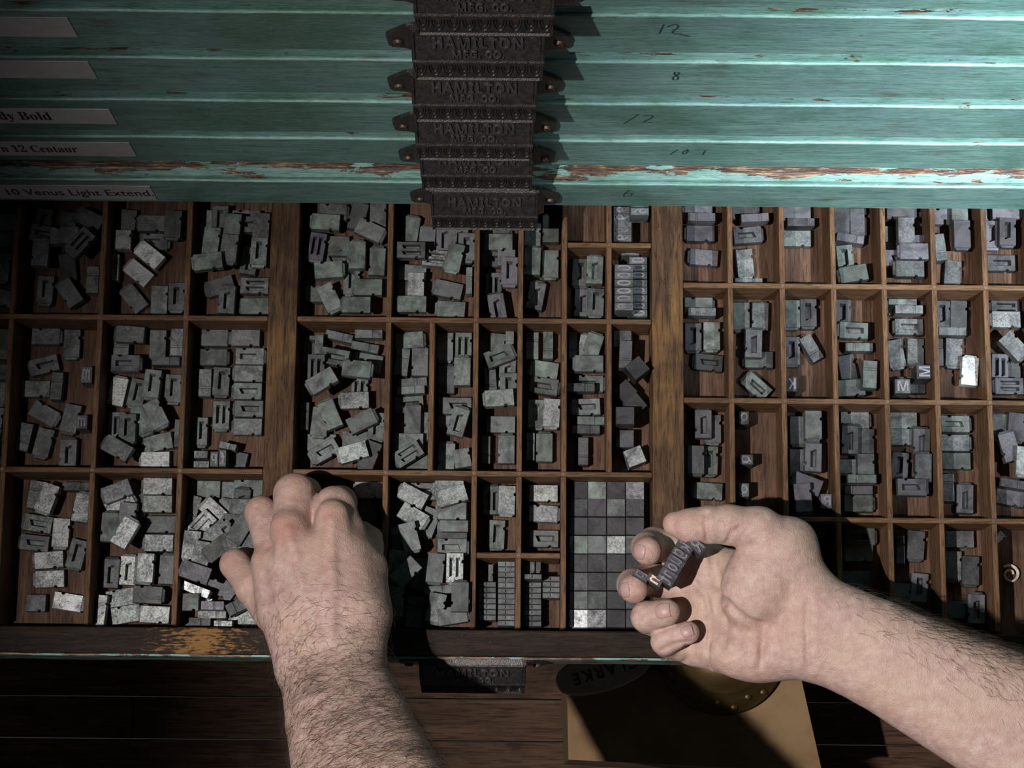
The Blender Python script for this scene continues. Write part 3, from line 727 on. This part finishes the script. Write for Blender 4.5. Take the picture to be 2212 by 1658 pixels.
        if glyph and glyph != '.':
            big = glyph in '096'
            gm = text_mesh(bold(glyph) if not big else glyph, w*1.35 if not big else w*1.2, .0006, .0 if not big else .00012, .0, mirror=True)
            c = link('raised_letter', gm, LEAD); c.parent = o; c.color = (.15, .0, .8, 1)
            c.location = (0, 0, t+.0005)
            if big:   # wide oval numerals lie along the long side of the body
                bx = [vv.co for vv in gm.vertices]; ww = max(p_.x for p_ in bx)-min(p_.x for p_ in bx); hh = max(p_.y for p_ in bx)-min(p_.y for p_ in bx)
                cx_ = (max(p_.x for p_ in bx)+min(p_.x for p_ in bx))/2; cy_ = (max(p_.y for p_ in bx)+min(p_.y for p_ in bx))/2
                c.rotation_euler = (0, 0, R(90)); c.scale = (w*.8/ww, l*.78/hh, 1)
                c.location = (cy_*c.scale[1], -cx_*c.scale[0], t+.0005)
            else:
                bx = [vv.co for vv in gm.vertices]; ww = max(p_.x for p_ in bx)-min(p_.x for p_ in bx); hh = max(p_.y for p_ in bx)-min(p_.y for p_ in bx)
                cx_ = (max(p_.x for p_ in bx)+min(p_.x for p_ in bx))/2; cy_ = (max(p_.y for p_ in bx)+min(p_.y for p_ in bx))/2
                up_ = ang == 0
                sxx, syy = w*.72/ww, l*.72/hh
                c.scale = (sxx, syy, 1); c.rotation_euler = (0, 0, R(-90) if up_ else R(90))
                rr = Matrix.Rotation(c.rotation_euler.z, 2); off = rr @ Vector((cx_*sxx, cy_*syy)); c.location = (-off.x, -off.y, t+.0005)
    placed_all += [(q, zt) for q, zt in placed]
# curled shaving in the last box
bm = new_bm(); pv = None; c0 = W(2182, 1240, ZF+.003)
for k in range(40):
    a = k*.22; r_ = .0022+.0054*k/40
    p = Vector((math.cos(a)*r_, math.sin(a)*r_, .001))
    q = [bm.verts.new(p+Vector((math.cos(a)*d_, math.sin(a)*d_, h_))) for d_, h_ in ((-.001, 0), (-.0004, .0026), (.0008, .0026), (.001, 0))]
    if pv:
        for i in range(3): bm.faces.new((pv[i], pv[i+1], q[i+1], q[i]))
    pv = q
o = obj('wood_shaving', bm, LINT, smooth=True); o.location = c0-Vector((0, 0, .002)); tag(o, 'pale curled shaving lying in the far right box of the front row', 'shaving')

# ------------------------------------------------------------------ hands: distance fields polygonised into one smooth surface each
def P3(u, v, z): return np.array(W(u, v, z*.001))
def smin(a, b, k):
    h = np.clip(.5+.5*(b-a)/k, 0, 1); return b*(1-h)+a*h-k*h*(1-h)
def cone(G, a, b, ra, rb):
    ab = b-a; L2 = float(ab@ab) or 1e-9
    d = [G[i]-a[i] for i in range(3)]
    t = np.clip((d[0]*ab[0]+d[1]*ab[1]+d[2]*ab[2])/L2, 0, 1)
    return np.sqrt((d[0]-ab[0]*t)**2+(d[1]-ab[1]*t)**2+(d[2]-ab[2]*t)**2) - (ra+(rb-ra)*t)
def ell(G, c, r, M3=None):
    d = [G[i]-c[i] for i in range(3)]
    if M3 is not None: d = [M3[0][i]*d[0]+M3[1][i]*d[1]+M3[2][i]*d[2] for i in range(3)]
    k0 = np.sqrt((d[0]/r[0])**2+(d[1]/r[1])**2+(d[2]/r[2])**2); k1 = np.sqrt((d[0]/r[0]**2)**2+(d[1]/r[1]**2)**2+(d[2]/r[2]**2)**2)
    return k0*(k0-1)/np.maximum(k1, 1e-6)
def chain(G, pts, k=.003):
    """pts: (u, v, z mm, r mm)"""
    out = None
    for a, b in zip(pts, pts[1:]):
        d = cone(G, P3(*a[:3]), P3(*b[:3]), a[3]*.001, b[3]*.001)
        out = d if out is None else smin(out, d, k)
    return out
def surface_nets(Fd, org, h):
    s = Fd < 0
    nx, ny, nz = Fd.shape
    cs = [s[i:nx-1+i, j:ny-1+j, k:nz-1+k] for i in (0, 1) for j in (0, 1) for k in (0, 1)]
    tot = sum(c.astype(np.int8) for c in cs); act = (tot > 0) & (tot < 8)
    idx = np.full(act.shape, -1, np.int64); ii = np.argwhere(act); idx[act] = np.arange(len(ii))
    acc = np.zeros((len(ii), 3)); cnt = np.zeros(len(ii))
    cor = [(i, j, k) for i in (0, 1) for j in (0, 1) for k in (0, 1)]
    val = {c: Fd[ii[:, 0]+c[0], ii[:, 1]+c[1], ii[:, 2]+c[2]] for c in cor}
    for a in cor:
        for ax in range(3):
            if a[ax]: continue
            b = list(a); b[ax] = 1; b = tuple(b)
            va, vb = val[a], val[b]; m = (va < 0) != (vb < 0)
            t = np.where(m, va/np.where(m, va-vb, 1), 0)
            p = np.array(a, float)[None, :].repeat(len(ii), 0); p[:, ax] += t
            acc[m] += p[m]; cnt[m] += 1
    vert = org + h*(ii + acc/cnt[:, None])
    faces = []
    for ax in range(3):
        o1, o2 = [q for q in range(3) if q != ax]
        sl0 = [slice(None)]*3; sl1 = [slice(None)]*3; sl0[ax] = slice(0, -1); sl1[ax] = slice(1, None)
        m = s[tuple(sl0)] != s[tuple(sl1)]; inside = s[tuple(sl0)]
        e = np.argwhere(m)
        e = e[(e[:, o1] > 0) & (e[:, o2] > 0) & (e[:, o1] < Fd.shape[o1]-1) & (e[:, o2] < Fd.shape[o2]-1)]
        d1 = np.zeros(3, int); d1[o1] = 1; d2 = np.zeros(3, int); d2[o2] = 1
        q = [e-d1-d2, e-d2, e, e-d1]
        f = np.stack([idx[x[:, 0], x[:, 1], x[:, 2]] for x in q], 1)
        ins = inside[e[:, 0], e[:, 1], e[:, 2]]
        if ax == 1: ins = ~ins
        f[~ins] = f[~ins][:, ::-1]
        faces.append(f)
    return vert, np.concatenate(faces)
class Body:
    def __init__(s, lo, hi, h):
        s.lo, s.h = np.array(lo), h; n = np.ceil((np.array(hi)-s.lo)/h).astype(int)
        s.G = np.meshgrid(*[lo[i]+h*np.arange(n[i], dtype=np.float32) for i in range(3)], indexing='ij'); s.G = [g.astype(np.float32) for g in s.G]; s.F = None
    def uni(s, d, k=.004): s.F = d if s.F is None else smin(s.F, d, k)
    def groove(s, pts, w, depth):
        """shallow crease along a line of (u, v, z)"""
        m = None
        for a, b in zip(pts, pts[1:]):
            A, B = P3(*a), P3(*b); d = cone(s.G, A, B, 0, 0); m = d if m is None else np.minimum(m, d)
        s.F = s.F + depth*np.exp(-(m/w)**2)
    def at(s, p):
        q = (np.array(p)-s.lo)/s.h; i = np.clip(np.floor(q).astype(int), 0, np.array(s.F.shape)-2); f = q-i; r = 0
        for a in (0, 1):
            for b in (0, 1):
                for c in (0, 1):
                    r += s.F[i[0]+a, i[1]+b, i[2]+c]*(f[0] if a else 1-f[0])*(f[1] if b else 1-f[1])*(f[2] if c else 1-f[2])
        return r
    def grad(s, p):
        e = s.h; g = np.array([s.at(p+np.eye(3)[i]*e)-s.at(p-np.eye(3)[i]*e) for i in range(3)]); return g/(np.linalg.norm(g)+1e-9)
    def mesh(s, name, reds=()):
        for ax in range(3):
            for e in (0, -1):
                ix_ = [slice(None)]*3; ix_[ax] = e; s.F[tuple(ix_)] = s.h*.5
        v, f = surface_nets(s.F, s.lo, s.h)
        me = bpy.data.meshes.new(name); me.from_pydata(v.tolist(), [], f.tolist()); me.validate()
        bm = new_bm(); bm.from_mesh(me)
        bmesh.ops.smooth_vert(bm, verts=bm.verts, factor=.5, use_axis_x=True, use_axis_y=True, use_axis_z=True)
        bmesh.ops.recalc_face_normals(bm, faces=bm.faces); bm.to_mesh(me); bm.free()
        for p in me.polygons: p.use_smooth = True
        at = me.attributes.new('red', 'FLOAT', 'POINT')
        co = np.empty(len(me.vertices)*3); me.vertices.foreach_get('co', co); co = co.reshape(-1, 3)
        val = np.zeros(len(co))
        for c, r, a in reds: val = np.maximum(val, a*np.exp(-(((co-P3(*c))**2).sum(1))/(r*.001)**2))
        at.data.foreach_set('value', val.astype(np.float32))
        return me
def nail(B, parent, u, v, z, du, dv, width, length, tip=(0, 0)):
    """nail plate laid on the finger: centre pixel and height, direction of growth, mm sizes"""
    c = P3(u, v, z); d = np.array(W(u+du, v+dv, z*.001))-np.array(W(u, v, z*.001)); d /= np.linalg.norm(d)
    # march from above towards the surface
    cd = np.array((0, 0, HC)); cd = (cd-c)/np.linalg.norm(cd-c)
    p = c+cd*.03
    for _ in range(60): p = p-cd*max(B.at(p)*.8, .00005)*(1 if B.at(p) > 0 else 0)
    n = B.grad(p); d = d-n*(d@n); d /= np.linalg.norm(d); s_ = np.cross(n, d)
    bm = new_bm(); NU, NV = 12, 12; g = []
    for i in range(NU+1):
        row = []
        for j in range(NV+1):
            a = (i/NU*2-1); b = (j/NV*2-1)
            e = math.sqrt(max(0, 1-b*b*(1 if b < 0 else .55)))**.55 if b < 0 else 1-.12*b*b
            q = p + s_*a*e*width*.0005 + d*b*length*.0005 + n*.006
            for _ in range(14): q = q-n*B.at(q)*.8
            # plates bulge slightly and lift at the free end
            row.append(bm.verts.new(q+n*(.0003+.0004*(1-a*a)+(.0005*max(0, b-.6)))))
        g.append(row)
    for i in range(NU):
        for j in range(NV): bm.faces.new((g[i][j], g[i+1][j], g[i+1][j+1], g[i][j+1]))
    r = bmesh.ops.extrude_face_region(bm, geom=bm.faces[:]); vs = [x for x in r['geom'] if isinstance(x, bmesh.types.BMVert)]
    for x in vs: x.co -= Vector(n)*.0007
    o = obj('fingernail', bm, NAILM, parent, smooth=True)
    o.data.materials.append(NAILT)
    return o
def hairs(me, parent, count, weight, flow, lmin, lmax, seed):
    rg = np.random.default_rng(seed)
    n = len(me.polygons); cen = np.empty(n*3); me.polygons.foreach_get('center', cen); cen = cen.reshape(-1, 3)
    nor = np.empty(n*3); me.polygons.foreach_get('normal', nor); nor = nor.reshape(-1, 3)
    w = weight(cen, nor); w = w/w.sum(); pick = rg.choice(n, count, p=w)
    cu = bpy.data.curves.new('hair', 'CURVE'); cu.dimensions = '3D'; cu.bevel_depth = .00008; cu.bevel_resolution = 0; cu.resolution_u = 1
    for i in pick:
        p = cen[i]; nn = nor[i]; d = np.array(flow(p, rg)); d = d-nn*(d@nn); d /= np.linalg.norm(d)+1e-9
        l = rg.uniform(lmin, lmax); s = cu.splines.new('POLY'); s.points.add(5); curl = rg.normal(0, .75); sd = np.cross(nn, d); q = p.copy(); lift = rg.uniform(.25, .75)
        for k in range(6):
            s.points[k].co = (*q, 1); s.points[k].radius = 1-.8*k/5
            q = q + (d+sd*curl*k/5+nn*(lift*(1-k/3.2)))*l/5
    o = bpy.data.objects.new('arm_hair', cu); C.objects.link(o); cu.materials.append(HAIR); o.parent = parent; o['kind'] = 'stuff'
    return o

# left hand reaching into the case, back of the hand up
def left_hand():
    p0, p1 = W(430, 1000, 0), W(1060, 1800, .17)
    B = Body((p0.x, W(0, 1930, .19).y, -.034), (W(1120, 1658, .15).x, p0.y+.01, .29), .0014)
    G = B.G
    # forearm and wrist
    B.uni(chain(G, [(665, 1470, 92, 19), (690, 1560, 125, 23), (740, 1760, 185, 30), (760, 1900, 230, 32)]), .01)
    B.uni(chain(G, [(775, 1450, 92, 18.5), (818, 1560, 125, 23), (880, 1720, 180, 30), (960, 1900, 230, 32)]), .015)
    B.uni(chain(G, [(718, 1445, 92, 19), (755, 1560, 125, 25), (820, 1740, 185, 33)]), .015)
    # palm block, metacarpals
    B.uni(chain(G, [(665, 1440, 90, 17), (655, 1330, 78, 19), (645, 1215, 66, 17)]), .012)
    B.uni(chain(G, [(760, 1440, 90, 18), (765, 1320, 78, 20), (745, 1200, 64, 17)]), .012)
    B.uni(chain(G, [(640, 1430, 84, 15), (605, 1320, 66, 16), (580, 1215, 56, 13)]), .012)
    B.uni(chain(G, [(710, 1440, 92, 17), (705, 1300, 82, 18), (690, 1190, 70, 15)]), .012)
    # knuckles
    B.uni(chain(G, [(640, 1200, 72, 13), (622, 1138, 68, 12.5)]), .007)
    B.uni(chain(G, [(725, 1190, 70, 13), (718, 1115, 68, 12.5)]), .007)
    # fingers
    mid = chain(G, [(628, 1150, 62, 14), (636, 1067, 48, 14.8), (660, 1064, 20, 11.2), (680, 1088, -6, 9)], .004)
    ind = chain(G, [(720, 1150, 62, 13), (722, 1096, 50, 15.2), (735, 1085, 22, 12), (722, 1110, -6, 9)], .004)
    rin = chain(G, [(588, 1190, 52, 12.5), (564, 1106, 36, 11.6), (572, 1104, 22, 9.8), (584, 1124, 12, 8)], .004)
    pin = chain(G, [(590, 1330, 52, 13), (548, 1268, 40, 13), (508, 1218, 30, 10.8), (528, 1208, 14, 8), (545, 1206, -6, 6.5)], .004)
    B.uni(mid, .005); B.uni(ind, .005); B.uni(rin, .0035); B.uni(pin, .006)
    # thumb underneath on the right
    B.uni(chain(G, [(778, 1430, 82, 17), (792, 1330, 66, 17.5), (790, 1230, 48, 15), (792, 1180, 24, 11.5), (782, 1150, 2, 9)], .006), .010)
    B.uni(cone(G, P3(775, 1290, 62), P3(755, 1150, 50), .016, .012), .012)
    B.uni(cone(G, P3(806, 1160, 4), P3(790, 1200, 14), .0075, .009), .004)
    # tendons and veins
    for pts, r in (([(622, 1145, 80), (650, 1250, 88), (690, 1380, 102)], .0024), ([(716, 1125, 79), (720, 1240, 90), (716, 1380, 105)], .0022), ([(578, 1200, 66), (610, 1290, 80), (652, 1400, 100)], .002),
                   ([(600, 1180, 70), (592, 1260, 76), (615, 1340, 88)], .0016)):
        for a, b in zip(pts, pts[1:]):
            A, Bp = P3(*a), P3(*b)
            # lift the line onto the surface
            for q in (A, Bp):
                q[2] = .2
                for _ in range(60): q[2] -= max(B.at(q)*.8, .00002) if B.at(q) > 0 else 0
            m = cone(G, A, Bp, 0, 0); B.F = B.F - r*.8*np.exp(-(m/.0040)**2)
    B.groove([(676, 1110, 75), (684, 1085, 60), (680, 1060, 50)], .0028, .0022)
    me = B.mesh('hand', reds=[((622, 1140, 80), 14, .55), ((650, 1110, 70), 12, .25), ((716, 1115, 79), 10, .4), ((570, 1190, 60), 14, .25), ((560, 1090, 40), 12, .25), ((640, 1050, 60), 14, .2), ((700, 1230, 85), 22, .15), ((505, 1215, 40), 12, .25)])
    o = link('hand', me, SKIN)
    tag(o, 'bare hairy hand seen from the back, reaching down into the type case', 'hand')
    yk = W(700, 1330, .1).y; yk2 = W(700, 1500, .1).y
    def wt(c, n):
        t = np.clip((W(700, 1240, .1).y-c[:, 1])/(W(700, 1240, .1).y-yk2), 0, 1)
        up_ = np.clip(n[:, 2]+.35, 0, 1)
        return up_*(t**1.3+.004)+1e-9
    def fl(p, rg): return (.7+rg.normal(0, .5), -.25+rg.normal(0, .6), 0)
    hairs(me, o, 4600, wt, fl, .007, .017, 3)
    return o, B
left, BL = left_hand()

def right_hand():
    B = Body((W(1315, 1300, .07).x, W(2100, 1900, .12).y, .012), (W(2330, 1500, .12).x, W(1500, 1070, .1).y, .150), .0012)
    G = B.G
    # forearm
    B.uni(chain(G, [(1755, 1320, 80, 20), (1900, 1395, 84, 22), (2280, 1610, 95, 25)]), .01)
    B.uni(chain(G, [(1745, 1400, 78, 20), (1880, 1460, 82, 21), (2250, 1690, 92, 24)]), .018)
    B.uni(chain(G, [(1760, 1300, 82, 19), (1900, 1360, 84, 20), (2300, 1530, 95, 26)]), .018)
    # palm base
    B.uni(chain(G, [(1740, 1400, 76, 18), (1640, 1400, 66, 20), (1545, 1385, 55, 17)]), .014)
    B.uni(chain(G, [(1740, 1350, 78, 18), (1640, 1330, 62, 18), (1530, 1300, 50, 16)]), .014)
    B.uni(chain(G, [(1740, 1300, 78, 18), (1640, 1250, 64, 18), (1530, 1220, 50, 15)]), .014)
    B.uni(ell(G, P3(1640, 1415, 66), (.036, .019, .020)), .008)
    # thenar and thumb
    a = R(-52); Mt = np.array([[math.cos(a), math.sin(a), 0], [-math.sin(a), math.cos(a), 0], [0, 0, 1]])
    B.uni(ell(G, P3(1662, 1235, 84), (.045, .0285, .024), Mt), .009)
    B.uni(chain(G, [(1740, 1270, 82, 20), (1690, 1180, 88, 18), (1640, 1145, 94, 16)]), .008)
    B.uni(chain(G, [(1640, 1143, 94, 15.5), (1575, 1133, 98, 14), (1532, 1132, 99, 13.2)]), .005)
    B.uni(chain(G, [(1528, 1133, 99, 13.2), (1490, 1136, 98, 12.4), (1458, 1131, 96, 8.8)]), .0025)
    # fingers, curling up
    B.uni(chain(G, [(1530, 1215, 50, 13), (1475, 1185, 44, 12.2), (1412, 1172, 46, 11.2)]), .007)
    ix = chain(G, [(1410, 1172, 46, 11.2), (1396, 1182, 68, 10.8), (1399, 1190, 84, 10.2)], .003)
    B.uni(ix, .003)
    B.uni(chain(G, [(1530, 1285, 48, 13), (1470, 1262, 40, 12.4), (1398, 1252, 42, 11.4)]), .007)
    md = chain(G, [(1396, 1252, 42, 11.4), (1366, 1262, 64, 11), (1369, 1271, 82, 10.4)], .003)
    B.uni(md, .003)
    B.uni(chain(G, [(1540, 1350, 50, 13), (1475, 1345, 44, 12.2), (1400, 1335, 50, 11.2)]), .007)
    rg_ = chain(G, [(1402, 1336, 52, 11.2), (1397, 1332, 68, 11), (1440, 1322, 82, 9.6)], .003)
    B.uni(rg_, .0025)
    B.uni(chain(G, [(1550, 1410, 54, 13), (1500, 1403, 48, 11.5), (1440, 1388, 54, 10)]), .007)
    pk = chain(G, [(1442, 1390, 56, 10), (1436, 1385, 68, 9.6), (1486, 1366, 80, 8.3)], .003)
    B.uni(pk, .0025)
    # wrist tendons
    # creases
    def cr(pts, w=.0012, dp=.0011):
        w = max(w*1.15, .0017); dp *= 2.1
        q = []
        for u, v in pts:
            p = P3(u, v, 145); cd = np.array((0, 0, HC))-p; cd /= np.linalg.norm(cd)
            for _ in range(80):
                f = B.at(p)
                if f <= 0: break
                p = p-cd*max(f*.8, .00005)
            q.append(p)
        m = None
        for a_, b_ in zip(q, q[1:]):
            d = cone(G, a_, b_, 0, 0); m = d if m is None else np.minimum(m, d)
        return m, w, dp
    GR = [cr([(1526, 1108), (1525, 1130), (1529, 1170)], .0016, .0014), cr([(1570, 1174), (1580, 1150), (1596, 1140)], .0016, .0012),
          cr([(1538, 1190), (1543, 1225), (1552, 1262), (1574, 1305), (1610, 1338), (1652, 1352)], .0024, .0026),
          cr([(1502, 1262), (1524, 1285), (1532, 1320), (1532, 1380), (1528, 1420), (1536, 1448)], .0015, .0016),
          cr([(1545, 1262), (1562, 1305), (1567, 1340), (1566, 1395)], .0013, .0013),
          cr([(1536, 1240), (1560, 1290), (1562, 1300)], .0014, .0012),
          cr([(1645, 1350), (1648, 1380), (1643, 1440)], .0022, .0013), cr([(1745, 1300), (1742, 1350), (1745, 1440)], .0022, .0009),
          cr([(1430, 1405), (1452, 1393), (1485, 1386)], .0012, .0012), cr([(1482, 1395), (1484, 1420), (1478, 1430)], .0013, .0012)]
    for m, w, dp in GR: B.F = B.F + dp*np.exp(-(m/w)**2)
    me = B.mesh('hand', reds=[((1590, 1300, 80), 10, .12), ((1640, 1375, 84), 16, .2), ((1400, 1195, 95), 12, .22), ((1372, 1272, 92), 12, .25), ((1460, 1320, 92), 9, .2), ((1490, 1365, 90), 9, .2), ((1480, 1130, 105), 14, .2), ((1720, 1340, 95), 22, .14), ((1610, 1125, 105), 8, .2)])
    o = link('hand', me, SKIN)
    tag(o, 'bare open hand with the palm up, holding a small pile of type', 'hand')
    nail(B, o, 1383, 1193, 90, -14, -2, 11, 7.5)
    nail(B, o, 1349, 1274, 86, -14, 2, 11, 8)
    nail(B, o, 1429, 1318, 90, 20, -2, 11, 11.5)
    nail(B, o, 1483, 1363, 88, 20, -6, 8.6, 9)
    x0 = W(1850, 1300, .1).x
    def wt(c, n):
        t = np.clip((c[:, 0]-W(1800, 1300, .1).x)/.07, 0, 1)
        # back (upper) side of the forearm carries the hair
        ax = np.array((.88, -.47)); s_ = (c[:, 0]-W(1760, 1360, .1).x)*.47+(c[:, 1]-W(1760, 1360, .1).y)*.88
        side = np.clip((s_-.0)/.028, 0, 1.6)
        return t*(side**2.4)*np.clip(n[:, 2]+.9, 0, 1)+1e-9
    def fl(p, rg): return (.6+rg.normal(0, .3), -.7+rg.normal(0, .35), 0)
    hairs(me, o, 1500, wt, fl, .009, .019, 5)
    return o, B
right, BR = right_hand()

# ------------------------------------------------------------------ the type held in the palm
def held(glyph, u, v, z, ang, l, w, tilt=0., bright=False, words='', h=.0225):
    """l across the letter height, w the set width (mm)"""
    o = link('letter_sort', cached(stand_mesh, l*MM, w*MM, h)); o.color = (.05, .2, .17, 1)
    p = W(u, v, z*.001)
    rot = Matrix.Rotation(R(ang), 4, 'Z') @ Matrix.Rotation(R(tilt), 4, 'Y')
    o.matrix_world = Matrix.Translation(p) @ rot @ Matrix.Translation((0, 0, -h))
    gm = text_mesh(bold(glyph), .01, .0006, 0, 0, mirror=True)
    bx = [q.co for q in gm.vertices]; ww = max(q.x for q in bx)-min(q.x for q in bx); hh = max(q.y for q in bx)-min(q.y for q in bx)
    cx_ = (max(q.x for q in bx)+min(q.x for q in bx))/2; cy_ = (max(q.y for q in bx)+min(q.y for q in bx))/2
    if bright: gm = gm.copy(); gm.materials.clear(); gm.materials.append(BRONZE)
    c = link('raised_letter', gm, LEAD); c.parent = o; c.color = (.15, 0, .55, 1)
    sx_, sy_ = w*.82*MM/ww, l*(.62 if glyph in 'nuoc' else .80)*MM/hh
    c.scale = (sx_, sy_, 1); c.rotation_euler = (0, 0, R(90)); c.location = (cy_*sy_, -cx_*sx_, h+.0005)
    if bright: c['label'] = 'bright bronze-coloured letter'
    tag(o, words, 'printing type', 'sorts held in the palm')
    return o
HA = -32.
held('R', 1505, 1177, 104, -42, 13.2, 7.6, 0, False, 'held sort with letter R under the thumb, topmost of the handful')
for g_, u_, v_, w_, tx_ in (('k', 1479, 1181, 5.6, 'held sort with letter k, upper end of the row in the palm'), ('g', 1470, 1196, 5.6, 'held sort with letter g, second in the row in the palm'),
        ('u', 1461, 1211, 5.4, 'held sort with a u-like letter, third in the row in the palm'), ('o', 1453, 1225, 5.4, 'held sort with letter o, fourth in the row in the palm'),
        ('n', 1445, 1239, 5.4, 'held sort with letter n, fifth in the row in the palm'), ('t', 1437, 1252, 4.6, 'held sort with letter t, lower end of the row in the palm')):
    held(g_, u_, v_, 101, HA, 12.8, w_, 0, False, tx_)
held('n', 1414, 1252, 99, HA, 11.5, 5.6, 0, True, 'held sort whose letter shines bronze, beside the lower end of the row')
held('p', 1386, 1242, 97, HA, 11.5, 5.6, 0, False, 'held sort with letter p, apart from the row by the middle finger')

# ------------------------------------------------------------------ floor and the things down there
ZG = -.95
bm = new_bm()
o = None
seams = [1300, 1372, 1420, 1508, 1595, 1682, 1770]
ys_ = sorted([W(900, s, ZG).y for s in seams])
pit = (ys_[-1]-ys_[0])/6
fl = empty('floor', (0, 0, ZG)); tag(fl, 'dark worn wooden plank floor', 'floor', kind='structure')
rx = random.Random(4)
y = -1.2
base = W(900, 1508, ZG).y
k0 = int((base+1.2)/.0495); y = base-k0*.0495
while y < 1.3:
    x = -1.6+rx.uniform(0, .6)
    bm = new_bm()
    while x < 1.6:
        l_ = rx.uniform(.5, 1.1); box(bm, x, x+l_-.0012, y+.0008, y+.0487, -.02, rx.uniform(-.0004, 0), .0004); x += l_
    b = obj('floor_board', bm, WFL, fl); b['kind'] = 'structure'; y += .0495

# cardboard box with a brass-coloured bowl on it
zc = -.62
c4 = [W(1228, 1440, zc), W(1722, 1460, zc), W(1768, 1662, zc), W(1236, 1634, zc)]
bx_ = empty('cardboard_box', (c4[0]+c4[2])/2 * 1.); bx_.location.z = ZG
tag(bx_, 'brown cardboard box with a flat top on the floor below the open case', 'box')
bm = new_bm(); bl = bx_.location
tv = [bm.verts.new(Vector((p.x-bl.x, p.y-bl.y, zc-ZG))) for p in c4]; bv = [bm.verts.new(Vector((p.x-bl.x, p.y-bl.y, .001))) for p in c4]
bm.faces.new(tv); bm.faces.new(bv[::-1])
for i in range(4): bm.faces.new((tv[i], tv[(i+1) % 4], bv[(i+1) % 4], bv[i]))
obj('box_body', bm, BOARD, bx_)
bm = new_bm(); q = [Vector((p.x-bl.x, p.y-bl.y, zc-ZG+.0015)) for p in c4]
def slab(bm, quad_, t):
    a = [bm.verts.new(p) for p in quad_]; b = [bm.verts.new(p-Vector((0, 0, t))) for p in quad_]
    bm.faces.new(a); bm.faces.new(b[::-1])
    for i in range(4): bm.faces.new((a[i], a[(i+1) % 4], b[(i+1) % 4], b[i]))
slab(bm, [q[0]+Vector((-.002, 0, .003)), q[1]+Vector((.003, 0, .003)), q[2]+Vector((.003, -.002, .003)), q[3]+Vector((-.004, -.003, .003))], .003)
obj('box_flap', bm, BOARD, bx_)
# bowl
cb_ = W(1560, 1400, zc+.0046+.03); rb = (W(1700, 1400, zc+.03)-W(1560, 1400, zc+.03)).length
bo = empty('brass_bowl', (cb_.x, cb_.y, zc+.0046)); tag(bo, 'round brass-coloured dish with stamped dots standing on the cardboard box', 'dish')
prof = [(0, .0), (rb*.55, .0), (rb*.93, .006), (rb, .010), (rb*1.01, .013), (rb*.985, .0145), (rb*.93, .024), (rb*.80, .034), (rb*.70, .038), (rb*.69, .041), (rb*.66, .041), (rb*.65, .044), (rb*.62, .044), (rb*.61, .047), (rb*.3, .049), (0, .049)]
bm = new_bm(); rows = []
for r_, z_ in prof:
    rows.append([bm.verts.new((math.cos(2*math.pi*i/72)*max(r_, 1e-4), math.sin(2*math.pi*i/72)*max(r_, 1e-4), z_)) for i in range(72)])
for a, b in zip(rows, rows[1:]):
    for i in range(72): bm.faces.new((a[i], a[(i+1) % 72], b[(i+1) % 72], b[i]))
obj('bowl_body', bm, BRASS, bo, smooth=True)
bm = new_bm()
for k in range(22):
    a = 2*math.pi*k/22+.05; rr = rb*(.90 if k % 2 else .82); zz = .0265 if k % 2 else .0325
    s_ = bmesh.ops.create_icosphere(bm, subdivisions=2, radius=.0042)
    for v in s_['verts']: v.co = Vector((v.co.x, v.co.y, v.co.z*.5))+Vector((math.cos(a)*rr, math.sin(a)*rr, zz))
o = obj('stamped_dots', bm, BRASS, bo, smooth=True)
# pale wooden paddle with writing
A_, B2 = W(1215, 1487, zc+.03), W(1400, 1432, zc+.03); d = (B2-A_); d.z = 0; ln = d.length
pd = empty('wooden_paddle', (A_.x, A_.y, zc+.021)); pd.rotation_euler = (0, 0, math.atan2(d.y, d.x)); tag(pd, 'pale wooden paddle with black handwriting, lying beside the brass dish', 'paddle')
bm = new_bm(); pts = []
for k in range(40):
    a = 2*math.pi*k/40; x = ln*.5+math.cos(a)*ln*.55; w_ = .021*(abs(math.sin(a))**.8)*(1 if math.sin(a) > 0 else -1); pts.append((x, w_+.006))
bm.faces.new(prism(bm, pts, 0, .009, .002)); obj('paddle_blade', bm, PALE, pd)
bm = new_bm(); box(bm, ln*.95, ln*1.12, .001, .011, .001, .008, .002); obj('paddle_handle', bm, PALE, pd)
t = link('handwriting', text_mesh('CLARKE', .017, .0001, .0003, 0, 1.0, space=1.2), INK, pd); t.location = (ln*.52, .006, .0092); t.rotation_euler = (0, 0, math.pi)
bm = new_bm(); box(bm, ln*.25, ln*.45, -.004, .004, -.0205, -.0002); obj('paddle_foot', bm, PALE, pd)
# metal plate with a round black knob at the lower edge
pc = W(1440, 1672, -.86); pc.y = min(pc.y, c4[3].y-.03, c4[2].y-.03)
kp = empty('metal_plate', (pc.x, pc.y, ZG)); tag(kp, 'grey metal plate with a black round knob at the bottom edge', 'tool')
bm = new_bm(); box(bm, -.035, .16, -.07, .022, 0, .085, .002); obj('plate', bm, DARK, kp)
bm = new_bm(); 
for r_, z_ in ((.030, .088), (.024, .092), (.016, .096)): cyl(bm, (0, 0, z_), r_, .006, 40, r_*.9)
obj('knob', bm, simple('black_rubber', (.012, .012, .012), .4), kp)
